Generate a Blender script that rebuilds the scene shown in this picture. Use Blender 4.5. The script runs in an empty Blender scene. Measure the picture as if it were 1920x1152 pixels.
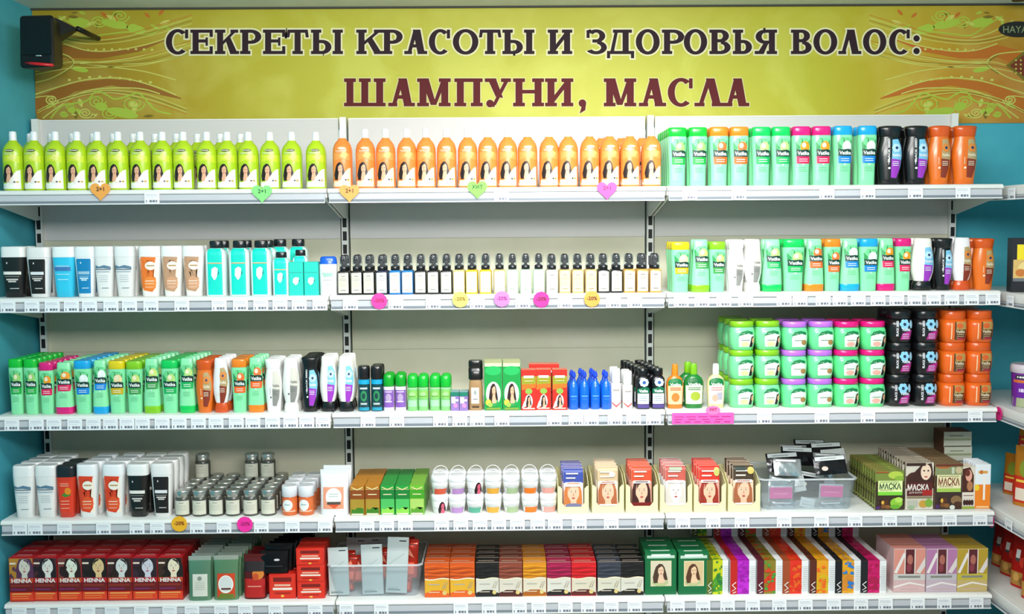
import bpy, bmesh, math, random
from mathutils import Vector, Matrix
random.seed(7)
SC = bpy.context.scene
COL = SC.collection

# ------------------------------------------------------------------ camera
F, CX, CY = 1968.0, 960.0, 576.0          # focal length and centre in pixels of a 1920 x 1152 frame
TOPZ = 1.60                               # height of the top shelf
CAM = Vector((1.5111, -3.1106, TOPZ - 0.1196))
PITCH, ROLL, YAW = 0.0754, -0.0072, 0.0098
FW = Vector((math.sin(YAW)*math.cos(PITCH), math.cos(YAW)*math.cos(PITCH), -math.sin(PITCH)))
_rt = Vector((math.cos(YAW), -math.sin(YAW), 0)); _up = _rt.cross(FW)
RT = _rt*math.cos(ROLL) + _up*math.sin(ROLL)
UP = -_rt*math.sin(ROLL) + _up*math.cos(ROLL)
cd = bpy.data.cameras.new('camera'); cam = bpy.data.objects.new('camera', cd); COL.objects.link(cam)
cd.sensor_fit = 'HORIZONTAL'; cd.sensor_width = 36.0; cd.lens = 36.0*F/1920.0; cd.clip_start = 0.05
m = Matrix((RT, UP, -FW)).transposed().to_4x4(); m.translation = CAM
cam.matrix_world = m
SC.camera = cam
SC.view_settings.view_transform = 'Standard'; SC.view_settings.look = 'None'
SC.view_settings.gamma = 1.0; SC.view_settings.use_curve_mapping = False
SC.view_settings.exposure = 0.08

# ------------------------------------------------------------------ world and ceiling lights
w = bpy.data.worlds.new('shop_air'); SC.world = w; w.use_nodes = True
w.node_tree.nodes['Background'].inputs[0].default_value = (0.86, 0.95, 1.0, 1)
w.node_tree.nodes['Background'].inputs[1].default_value = 0.36
def area(name, loc, tgt, sx, sy, power, col=(1, 1, 1), spread=180):
    l = bpy.data.lights.new(name, 'AREA'); l.shape = 'RECTANGLE'; l.size = sx; l.size_y = sy
    l.energy = power; l.color = col; l.spread = math.radians(spread)
    o = bpy.data.objects.new(name, l); COL.objects.link(o); o.location = loc
    o.rotation_euler = (Vector(tgt) - Vector(loc)).to_track_quat('-Z', 'Y').to_euler()
    return o
area('ceiling_tube_light', (1.5, -1.25, 2.17), (1.5, -0.3, 0.6), 2.0, 0.25, 26, (1.0, 1.0, 0.97))
area('ceiling_panel_light', (1.75, -2.6, 2.17), (1.75, 0.0, 1.0), 1.6, 0.6, 80, (1.0, 1.0, 0.98))
def spot(name, loc, tgt, power, deg, blend=0.9, r=0.06, col=(1, 1, 1)):
    l = bpy.data.lights.new(name, 'SPOT'); l.energy = power; l.spot_size = math.radians(deg); l.spot_blend = blend
    l.shadow_soft_size = r; l.color = col
    o = bpy.data.objects.new(name, l); COL.objects.link(o); o.location = loc
    o.rotation_euler = (Vector(tgt) - Vector(loc)).to_track_quat('-Z', 'Y').to_euler()
spot('ceiling_downlight', (1.85, -1.15, 2.15), (1.85, 0.15, 1.15), 58, 80)
# ------------------------------------------------------------------ from photograph pixels to points
def at(px, py, Y):
    d = FW + RT*((px-CX)/F) - UP*((py-CY)/F)
    return CAM + d*((Y-CAM.y)/d.y)
ROWZ = [TOPZ+q for q in (0.0, -0.3165, -0.669, -0.9866, -1.2442)]
ROWY = [352, 552, 770, 966, 1122]
SHELF = ['top shelf', 'second shelf', 'third shelf', 'fourth shelf', 'bottom shelf']
ORD = ['first', 'second', 'third', 'fourth', 'fifth', 'sixth', 'seventh', 'eighth', 'ninth', 'tenth', 'eleventh', 'twelfth',
       'thirteenth', 'fourteenth', 'fifteenth', 'sixteenth', 'seventeenth', 'eighteenth']
BACKY = 0.3335

# ------------------------------------------------------------------ materials
_mc = {}
def lin(h):
    h = h.lstrip('#'); v = [int(h[i:i+2], 16)/255 for i in (0, 2, 4)]
    return [c/12.92 if c <= .04045 else ((c+.055)/1.055)**2.4 for c in v]
def M(h, rough=0.42, metal=0.0, coat=0.0):
    k = (h, rough, metal, coat)
    if k in _mc: return _mc[k]
    m = bpy.data.materials.new('paint_'+h.lstrip('#')); m.use_nodes = True
    b = m.node_tree.nodes['Principled BSDF']
    b.inputs['Base Color'].default_value = (*lin(h), 1); b.inputs['Roughness'].default_value = rough
    b.inputs['Metallic'].default_value = metal
    if coat: b.inputs['Coat Weight'].default_value = coat; b.inputs['Coat Roughness'].default_value = 0.12
    _mc[k] = m
    return m
def P(h): return M(h, 0.28, 0, 0.35)           # glossy plastic
def clear(h='#f2f6f8', body=0.22, name='clear_plastic'):
    k = (name, h, body)
    if k in _mc: return _mc[k]
    m = bpy.data.materials.new(name); m.use_nodes = True; nt = m.node_tree; nt.nodes.clear()
    o = nt.nodes.new('ShaderNodeOutputMaterial'); t = nt.nodes.new('ShaderNodeBsdfTransparent')
    t.inputs[0].default_value = (*lin(h), 1)
    p = nt.nodes.new('ShaderNodeBsdfPrincipled'); p.inputs['Base Color'].default_value = (*lin(h), 1); p.inputs['Roughness'].default_value = 0.15
    x = nt.nodes.new('ShaderNodeMixShader'); x.inputs[0].default_value = body
    nt.links.new(t.outputs[0], x.inputs[1]); nt.links.new(p.outputs[0], x.inputs[2]); nt.links.new(x.outputs[0], o.inputs[0])
    _mc[k] = m
    return m
def mottled(name, stops, scale, detail=4, rough=0.6, dist=0.0, stretch=(1, 1, 1)):
    m = bpy.data.materials.new(name); m.use_nodes = True; nt = m.node_tree
    b = nt.nodes['Principled BSDF']; b.inputs['Roughness'].default_value = rough
    tc = nt.nodes.new('ShaderNodeTexCoord'); mp = nt.nodes.new('ShaderNodeMapping'); mp.inputs['Scale'].default_value = stretch
    n = nt.nodes.new('ShaderNodeTexNoise'); n.inputs['Scale'].default_value = scale; n.inputs['Detail'].default_value = detail
    n.inputs['Distortion'].default_value = dist
    r = nt.nodes.new('ShaderNodeValToRGB')
    while len(r.color_ramp.elements) < len(stops): r.color_ramp.elements.new(0.5)
    for e, (p, h) in zip(r.color_ramp.elements, stops): e.position = p; e.color = (*lin(h), 1)
    nt.links.new(tc.outputs['Object'], mp.inputs[0]); nt.links.new(mp.outputs[0], n.inputs['Vector'])
    nt.links.new(n.outputs['Fac'], r.inputs[0]); nt.links.new(r.outputs[0], b.inputs['Base Color'])
    return m

# ------------------------------------------------------------------ mesh collecting
class MB:
    def __init__(s): s.v = []; s.f = []; s.m = []; s.sm = []; s.mats = []
    def mi(s, mat):
        if mat not in s.mats: s.mats.append(mat)
        return s.mats.index(mat)
    def add(s, vs, fs, mat, smooth=False):
        o = len(s.v); s.v += [tuple(p) for p in vs]; i = s.mi(mat)
        for f in fs: s.f.append([o+k for k in f]); s.m.append(i); s.sm.append(smooth)
        return s
    def box(s, x0, y0, z0, x1, y1, z1, mat, front=None, top=None, side=None):
        vs = [(x, y, z) for z in (z0, z1) for y in (y0, y1) for x in (x0, x1)]
        s.add(vs, [(4, 5, 7, 6)], top or mat); s.add(vs, [(0, 1, 5, 4)], front or mat)
        s.add(vs, [(2, 0, 4, 6), (1, 3, 7, 5)], side or mat)
        return s.add(vs, [(2, 3, 1, 0), (3, 2, 6, 7)], mat)
    def rbox(s, x0, y0, z0, x1, y1, z1, mat, b=0.0015):
        bm = bmesh.new(); bmesh.ops.create_cube(bm, size=1)
        for v in bm.verts: v.co = Vector(((x0+x1)/2+v.co.x*(x1-x0), (y0+y1)/2+v.co.y*(y1-y0), (z0+z1)/2+v.co.z*(z1-z0)))
        bmesh.ops.bevel(bm, geom=bm.edges[:], offset=b, segments=2, affect='EDGES', profile=0.6)
        bm.verts.index_update(); s.add([v.co[:] for v in bm.verts], [[v.index for v in f.verts] for f in bm.faces], mat, True); bm.free()
        return s
    def loft(s, prof, mat, n=2.0, seg=28, cx=0.0, cy=0.0, smooth=True, ends=True):
        vs = []; fs = []
        for (z, a, b) in prof:
            for k in range(seg):
                t = 2*math.pi*k/seg; c, q = math.cos(t), math.sin(t)
                vs.append((cx+a*math.copysign(abs(c)**(2/n), c), cy+b*math.copysign(abs(q)**(2/n), q), z))
        for i in range(len(prof)-1):
            for k in range(seg):
                l = (k+1) % seg; fs.append((i*seg+k, i*seg+l, (i+1)*seg+l, (i+1)*seg+k))
        s.add(vs, fs, mat, smooth)
        if ends:
            o = len(vs)-seg
            s.add(vs[:seg], [list(range(seg))[::-1]], mat); s.add(vs[o:], [list(range(seg))], mat)
        return s
    def tube(s, pts, r, mat, seg=8, closed=False):
        pts = [Vector(p) for p in pts]; vs = []; fs = []; n = len(pts)
        for i, p in enumerate(pts):
            d = (pts[min(i+1, n-1)] - pts[max(i-1, 0)]).normalized()
            u = d.cross(Vector((0, 0, 1)));
            if u.length < 1e-3: u = d.cross(Vector((0, 1, 0)))
            u.normalize(); v = d.cross(u)
            for k in range(seg):
                a = 2*math.pi*k/seg; vs.append(p+(u*math.cos(a)+v*math.sin(a))*r)
        for i in range(n-1):
            for k in range(seg):
                l = (k+1) % seg; fs.append((i*seg+k, i*seg+l, (i+1)*seg+l, (i+1)*seg+k))
        fs += [list(range(seg))[::-1], list(range((n-1)*seg, n*seg))]
        return s.add(vs, fs, mat, True)
    def build(s, name, parent=None):
        me = bpy.data.meshes.new(name); me.from_pydata(s.v, [], s.f)
        for m in s.mats: me.materials.append(m)
        me.polygons.foreach_set('material_index', s.m); me.polygons.foreach_set('use_smooth', s.sm)
        me.update()
        o = bpy.data.objects.new(name, me); COL.objects.link(o)
        if parent: o.parent = parent
        return o

# ------------------------------------------------------------------ printing flat graphics onto a surface
_tc = {}
def text_tris(t):
    if t in _tc: return _tc[t]
    cu = bpy.data.curves.new('t', 'FONT'); bold = t.startswith('*'); cu.body = t.lstrip('*'); cu.offset = .028 if bold else 0.0; cu.resolution_u = 2; cu.align_x = 'LEFT'
    o = bpy.data.objects.new('t', cu); COL.objects.link(o)
    dg = bpy.context.evaluated_depsgraph_get(); me = o.evaluated_get(dg).to_mesh()
    vs = [(v.co.x, v.co.y) for v in me.vertices]; fs = [list(p.vertices) for p in me.polygons]
    o.evaluated_get(dg).to_mesh_clear(); bpy.data.objects.remove(o); bpy.data.curves.remove(cu)
    x0 = min(v[0] for v in vs); x1 = max(v[0] for v in vs); y0 = min(v[1] for v in vs); y1 = max(v[1] for v in vs)
    _tc[t] = ([((x-x0)/(x1-x0)-.5, (y-y0)/(y1-y0)-.5) for x, y in vs], fs, (x1-x0)/(y1-y0))
    return _tc[t]
def ell(cx, cy, rx, ry, n=20, a0=0, a1=360, rot=0):
    pts = []
    full = abs(a1-a0) >= 360
    for k in range(n if full else n+1):
        a = math.radians(a0+(a1-a0)*k/n); x, y = rx*math.cos(a), ry*math.sin(a)
        r = math.radians(rot); pts.append((cx+x*math.cos(r)-y*math.sin(r), cy+x*math.sin(r)+y*math.cos(r)))
    return pts
def printing(ops, W, H, surf, mb=None, curved=False, zc=(), rough=0.45, base=0.0004):
    """ops in fractions: u from -.5 to .5 across W, v from 0 to 1 up H."""
    mb = mb or MB()
    for i, op in enumerate(ops):
        off = base+0.00013*i; k = op[0]; col = op[-1]
        mat = M(col, rough) if isinstance(col, str) else col
        if k == 't':
            _, t, uc, vc, hw, hh, rot, _c = op                  # text, centre, width, height (fractions), turn
            vs, fs, asp = text_tris(t)
            r = math.radians(rot); w, h = (hw*W, hh*H) if rot % 180 == 0 else (hw*H, hh*W)
            pts = [(uc*W+x*w*math.cos(r)-y*h*math.sin(r), vc*H+x*w*math.sin(r)+y*h*math.cos(r)) for x, y in vs]
            mb.add([surf(x, z, off) for x, z in pts], fs, mat)
            continue
        if k == 'r': poly = [(op[1], op[2]), (op[3], op[2]), (op[3], op[4]), (op[1], op[4])]
        elif k == 'e': poly = ell(op[1], op[2], op[3], op[4], rot=0)
        else: poly = op[1]
        poly = [(u*W, v*H) for u, v in poly]
        bm = bmesh.new(); bm.faces.new([bm.verts.new((x, 0, z)) for x, z in poly])
        if len(poly) > 4: bmesh.ops.triangulate(bm, faces=bm.faces[:])
        if curved:
            x0 = min(p[0] for p in poly); x1 = max(p[0] for p in poly); z0 = min(p[1] for p in poly); z1 = max(p[1] for p in poly)
            c = int((x1-x0)/(W*0.09))
            for q in range(1, c+1):
                bmesh.ops.bisect_plane(bm, geom=bm.verts[:]+bm.edges[:]+bm.faces[:], plane_co=(x0+(x1-x0)*q/(c+1), 0, 0), plane_no=(1, 0, 0))
            for z in zc:
                if z0 < z < z1: bmesh.ops.bisect_plane(bm, geom=bm.verts[:]+bm.edges[:]+bm.faces[:], plane_co=(0, 0, z), plane_no=(0, 0, 1))
        bm.verts.index_update()
        fs = []
        for f in bm.faces:
            ids = [v.index for v in f.verts]; f.normal_update()
            fs.append(ids if f.normal.y < 0 else ids[::-1])
        mb.add([surf(v.co.x, v.co.z, off) for v in bm.verts], fs, mat); bm.free()
    return mb
def face(uc, vc, w, h, hair='#2a1614', skin='#e9b594', cloth=None, flip=1):
    """a small printed portrait: long hair falling to one side, face, shoulders, eyes, mouth"""
    f = flip
    U = lambda q: uc+f*q*w
    V = lambda q: vc+q*h
    ops = []
    if cloth: ops.append(('e', uc, V(-.46), w*.52, h*.20, cloth))
    ops += [('p', [(U(-.40), V(-.50)), (U(-.47), V(-.2)), (U(-.36), V(.14)), (U(-.26), V(.36)), (U(-.06), V(.5)), (U(.14), V(.48)), (U(.28), V(.32)), (U(.32), V(.08)),
                   (U(.44), V(-.16)), (U(.48), V(-.34)), (U(.24), V(-.34)), (U(.0), V(-.46))], hair),
            ('p', [(U(-.16), V(-.42)), (U(-.06), V(-.02)), (U(.18), V(-.02)), (U(.22), V(-.22)), (U(.36), V(-.42)), (U(.2), V(-.5)), (U(-.1), V(-.5))], skin),
            ('p', [(U(a*.185*math.cos(t)+.05), V(.13+.26*math.sin(t)*(1 if math.sin(t) > 0 else 1.05))) for t in [2*math.pi*k/16 for k in range(16)] for a in (1 if math.sin(t) > -.5 else .82,)], skin),
            ('p', [(U(-.15), V(.24)), (U(-.04), V(.42)), (U(.16), V(.40)), (U(.02), V(.34))], hair),
            ('e', U(-.03), V(.17), w*.034, h*.020, '#2e1812'), ('e', U(.13), V(.17), w*.034, h*.020, '#2e1812'), ('e', U(.055), V(.075), w*.02, h*.03, '#c98a68'), ('e', U(.05), V(-.01), w*.058, h*.022, '#b23a36')]
    return ops
def closeup(uc, vc, w, h, hair, skin, flip=1, fs=1.0):
    """a printed close-up of a face framed by hair, filling its panel"""
    f = flip
    U = lambda q: uc+f*q*w
    V = lambda q: vc+q*h
    ops = [('p', [(U(-.5), V(-.5)), (U(-.48), V(.1)), (U(-.34), V(.46)), (U(.0), V(.5)), (U(.32), V(.46)), (U(.47), V(.1)), (U(.5), V(-.5))], hair),
           ('p', [(U(-.14), V(-.5)), (U(-.12), V(-.2)), (U(.16), V(-.2)), (U(.2), V(-.5))], skin),
           ('p', [(U(.02+fs*.29*math.cos(t)*(1 if math.sin(t) > -.4 else .8)), V(.04+fs*.40*math.sin(t))) for t in [2*math.pi*k/20 for k in range(20)]], skin),
           ('p', [(U(-.27), V(.1)), (U(-.2), V(.36)), (U(0), V(.46)), (U(.1), V(.42)), (U(-.12), V(.3))], hair)]
    for sx in (-1, 1):
        ops += [('p', [(U(.02+sx*.06), V(.155)), (U(.02+sx*.13), V(.175)), (U(.02+sx*.19), V(.145)), (U(.02+sx*.13), V(.16))], hair), ('e', U(.02+sx*.12), V(.095), w*.045, h*.024, '#f4efe8'), ('e', U(.02+sx*.12), V(.095), w*.024, h*.024, '#2c1a14')]
    ops += [('p', [(U(.02), V(.08)), (U(.055), V(-.06)), (U(-.01), V(-.065))], '#c98e74'), ('p', [(U(-.08), V(-.155)), (U(.02), V(-.13)), (U(.12), V(-.155)), (U(.02), V(-.2))], '#b8413e')]
    return ops
def splash(cols, u0, v0, u1, v1, n, seed, r=.12, asp=.6):
    """loose printed blots"""
    R = random.Random(seed); ops = []
    for q in range(n):
        cx, cy = R.uniform(u0, u1), R.uniform(v0, v1); rr = R.uniform(.4, 1)*r; k = R.randint(6, 9); a0 = R.uniform(0, 6)
        ops.append(('p', [(min(u1, max(u0, cx+rr*R.uniform(.45, 1)*math.cos(a0+6.283*t/k))), min(v1, max(v0, cy+asp*rr*R.uniform(.45, 1)*math.sin(a0+6.283*t/k)))) for t in range(k)], cols[q % len(cols)]))
    return ops
def lines(u0, u1, vs, col, t=.006):
    return [('r', u0, v, u1, v+t, col) for v in vs]

# ------------------------------------------------------------------ things
def tag(o, label=None, cat=None, group=None, kind=None):
    if label: o['label'] = label
    if cat: o['category'] = cat
    if group: o['group'] = group
    if kind: o['kind'] = kind
    return o
def empty(name, loc=(0, 0, 0), rz=0):
    o = bpy.data.objects.new(name, None); COL.objects.link(o); o.location = loc; o.rotation_euler = (0, 0, rz); o.empty_display_size = 0.03
    return o
_kids = {}
def copy_tree(o, parent=None):
    c = o.copy(); COL.objects.link(c); c.parent = parent
    for ch in o.children: copy_tree(ch, c)
    return c
class Kind:
    def __init__(s, name, W, D, H, cat):
        s.root = empty(name); s.W, s.D, s.H, s.cat = W, D, H, cat; s.used = False
    def new(s):
        if not s.used: s.used = True; return s.root
        return copy_tree(s.root)
KINDS = []
def bottle(name, W, D, H, prof, body, n=2.4, cap=None, capmat=None, ops=(), cat='bottle', capn=2.0, extra=None, seg=28, rough=.4):
    """prof, cap: (height, half width, half depth) as fractions of H, W/2 and D/2"""
    k = Kind(name, W, D, H, cat); KINDS.append(k)
    sc = lambda pr: [(z*H, a*W/2, b*D/2) for z, a, b in pr]
    p = sc(prof); MB().loft(p, body, n, seg).build('body', k.root)
    if cap: MB().loft(sc(cap), capmat, capn, seg).build('cap', k.root)
    def surf(x, z, off):
        z = min(max(z, p[0][0]), p[-1][0]); a = p[0][1]; b = p[0][2]
        for (z0, a0, b0), (z1, a1, b1) in zip(p, p[1:]):
            if z0 <= z <= z1 and z1 > z0: t = (z-z0)/(z1-z0); a = a0+(a1-a0)*t; b = b0+(b1-b0)*t; break
        q = min(abs(x)/a, 0.985)
        return (max(-a*.985, min(a*.985, x)), -b*(1-q**n)**(1/n)-off*1.3, z)
    if ops: printing(ops, W, H, surf, curved=True, zc=[q[0] for q in p], rough=rough).build('printed_label', k.root)
    if extra: extra(k)
    return k
def carton(name, W, D, H, mat, ops=(), top=None, side=None, topops=(), leftops=(), rightops=(), cat='box', part='carton', extra=None, bev=0):
    k = Kind(name, W, D, H, cat); KINDS.append(k)
    b = MB()
    if bev: b.rbox(-W/2, -D/2, 0, W/2, D/2, H, mat, bev)
    else: b.box(-W/2, -D/2, 0, W/2, D/2, H, mat, top=top, side=side)
    b.build(part, k.root)
    if ops: printing(ops, W, H, lambda x, z, o: (x, -D/2-o, z)).build('printed_front', k.root)
    sd = MB()
    if topops: printing(topops, W, D, lambda x, z, o: (x, -D/2+z, H+o), sd)
    if leftops: printing(leftops, D, H, lambda x, z, o: (-W/2-o, -x, z), sd)
    if rightops: printing(rightops, D, H, lambda x, z, o: (W/2+o, x, z), sd)
    if sd.v: sd.build('printed_sides', k.root)
    if extra: extra(k)
    return k

FRONT = {}          # row -> [(px, short description)] of what stands at the front, for the price tags
ALLLABELS = {}
def uniq(l):
    ALLLABELS[l] = ALLLABELS.get(l, 0)+1
    return l
def put(k, x, y, z, sc, label, group=None, rz=0.0):
    o = k.new(); o.scale = sc; o.location = (x, y, z); o.rotation_euler = (0, 0, rz)
    return tag(o, uniq(label), k.cat, group)
def size(k, row, px, wpx, ytop, ybot, depth):
    """true width and height of a thing whose front stands DEPTH behind the shelf lip"""
    wl = at(px-wpx/2, ROWY[row], depth).x; wr = at(px+wpx/2, ROWY[row], depth).x
    h = at(px, ytop, depth).z - at(px, ybot, depth).z
    s = (wr-wl)/k.W
    return (wl+wr)/2, (s, s, h/k.H), h, k.D*s
TIER = {1: [''], 2: ['lower tier', 'upper tier'], 3: ['bottom tier', 'middle tier', 'top tier']}
def run(k, row, pxs, w, top, bot, what, deep=1, depth=0.02, gap=0.003, group=None, jit=0.004, tiers=1, tag_it=True, rz=0.0, dx=0.0, ztop=None, ds=1.0):
    """a run of like items along a shelf; the rows behind the front one step straight back at the same true size"""
    n = len(pxs); g = group or '%s, %s' % (what, SHELF[row])
    for i, px in enumerate(pxs):
        who = [] if n == 1 else ['%s from left' % ORD[i]]
        if tag_it: FRONT.setdefault(row, []).append((px, what if n == 1 else ORD[i]+' '+what))
        nd = deep[i] if isinstance(deep, (list, tuple)) else deep
        many = (max(deep) if isinstance(deep, (list, tuple)) else deep) > 1
        d = depth+random.uniform(0, jit)
        wi = w[i] if isinstance(w, (list, tuple)) else w
        ti = top[i] if isinstance(top, (list, tuple)) else top
        x, sc, h, D = size(k, row, px, wi, ti, bot, d)
        sc = (sc[0], sc[1]*ds, sc[2]); D *= ds
        for q in range(nd):
            for t in range(tiers):
                l = ', '.join([what]+who+([TIER[tiers][t]] if tiers > 1 else [])+([('front' if q == 0 else ORD[q])+' row'] if many else [])+[SHELF[row]])
                put(k, x+(dx*q if q else 0)+random.uniform(-1, 1)*min(jit, .002)*.5, d+D/2+q*(D+gap), ROWZ[row]+.0003+t*(h+.0004), sc, l, g if n*nd*tiers > 1 else None, rz+random.uniform(-jit, jit)*8)
# ------------------------------------------------------------------ the room
WALLY = 0.405
XL = at(64, 120, WALLY).x; XR = 3.42
ZC = at(1000, 12, WALLY).z
ZB = at(1880, 231, WALLY).z                      # lower edge of the banner
teal = mottled('teal_wall_paint', [(0.3, '#3fa2b4'), (0.7, '#4cb2c2')], 6, 5, 0.75)
greyc = mottled('grey_ceiling_board', [(0.3, '#e2e9e8'), (0.7, '#eef3f2')], 9, 4, 0.85)
tile = mottled('pale_floor_tile', [(0.35, '#9d9a92'), (0.65, '#b0ada5')], 14, 5, 0.5)
def struct(name, x0, y0, z0, x1, y1, z1, mat, label=None):
    return tag(MB().box(x0, y0, z0, x1, y1, z1, mat).build(name), label, None, None, 'structure')
struct('wall_back', XL-.1, WALLY, 0, XR+.1, WALLY+.1, ZC, teal)
struct('wall_left', XL-.1, -3.6, 0, XL, WALLY, ZC, teal)
struct('wall_right', XR, -3.6, 0, XR+.1, WALLY, ZC, teal)
struct('floor', XL-.1, -4.4, -.05, XR+.1, WALLY+.1, 0, tile)
struct('ceiling', XL-.1, -3.6, ZC, XR+.1, WALLY+.1, ZC+.06, greyc)
struct('trim_1', XL, WALLY-.012, ZC-.006, XR, WALLY, ZC, M('#3b3a33', .7), None)

# ------------------------------------------------------------------ banner with its lettering
def banner_material():
    m = bpy.data.materials.new('printed_banner_vinyl'); m.use_nodes = True; nt = m.node_tree; N = nt.nodes.new; L = nt.links.new
    b = nt.nodes['Principled BSDF']; b.inputs['Roughness'].default_value = 0.6
    tc = N('ShaderNodeTexCoord'); sx = N('ShaderNodeSeparateXYZ'); L(tc.outputs['Object'], sx.inputs[0])
    # printed colour across the banner: brown ends, olive, pale lime in the middle
    r = N('ShaderNodeValToRGB'); mr = N('ShaderNodeMapRange'); mr.inputs[1].default_value = XL; mr.inputs[2].default_value = 3.2
    L(sx.outputs['X'], mr.inputs[0]); L(mr.outputs[0], r.inputs[0])
    st = [(0.0, '#8a5012'), (0.06, '#9c6c10'), (0.13, '#ae8c14'), (0.22, '#b8ac20'), (0.32, '#c0bf38'), (0.60, '#cbcb50'), (0.80, '#bfbd2a'), (0.88, '#c4a41a'), (0.93, '#c88a16'), (1.0, '#bc5a0c')]
    e = r.color_ramp.elements
    while len(e) < len(st): e.new(0.5)
    for q, (p, h) in zip(e, st): q.position = p; q.color = (*lin(h), 1)
    n = N('ShaderNodeTexNoise'); n.inputs['Scale'].default_value = 4.5; n.inputs['Detail'].default_value = 6; n.inputs['Distortion'].default_value = 1.2
    L(tc.outputs['Object'], n.inputs['Vector'])
    r2 = N('ShaderNodeValToRGB'); r2.color_ramp.elements[0].position = .42; r2.color_ramp.elements[1].position = .62
    r2.color_ramp.elements[0].color = (*lin('#aca814'), 1); r2.color_ramp.elements[1].color = (*lin('#d2d568'), 1)
    L(n.outputs['Fac'], r2.inputs[0])
    mx = N('ShaderNodeMix'); mx.data_type = 'RGBA'; mx.inputs[0].default_value = 0.28
    L(r.outputs[0], mx.inputs[6]); L(r2.outputs[0], mx.inputs[7])
    # upper strip printed a deeper yellow
    r3 = N('ShaderNodeValToRGB'); m3 = N('ShaderNodeMapRange'); m3.inputs[1].default_value = ZB; m3.inputs[2].default_value = ZC
    r3.color_ramp.elements[0].position = .45; r3.color_ramp.elements[1].position = 1.0
    r3.color_ramp.elements[0].color = (0, 0, 0, 1); r3.color_ramp.elements[1].color = (.5, .5, .5, 1)
    L(sx.outputs['Z'], m3.inputs[0]); L(m3.outputs[0], r3.inputs[0])
    mx2 = N('ShaderNodeMix'); mx2.data_type = 'RGBA'; L(r3.outputs[0], mx2.inputs[0]); L(mx.outputs[2], mx2.inputs[6]); mx2.inputs[7].default_value = (*lin('#a8a010'), 1)
    L(mx2.outputs[2], b.inputs['Base Color'])
    return m
BY = WALLY-.004
ban = empty('wall_banner', (0, 0, 0))
tag(ban, 'long printed yellow-green banner with dark Cyrillic lettering above the shelves', 'banner')
BX1 = XR-.002
MB().box(XL+.002, BY, ZB, BX1, WALLY-.0005, ZC-.006, banner_material()).build('banner_sheet', ban)
def bp(px, py, off=.0006): p = at(px, py, BY-off); return (p.x, BY-off, p.z)

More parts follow.
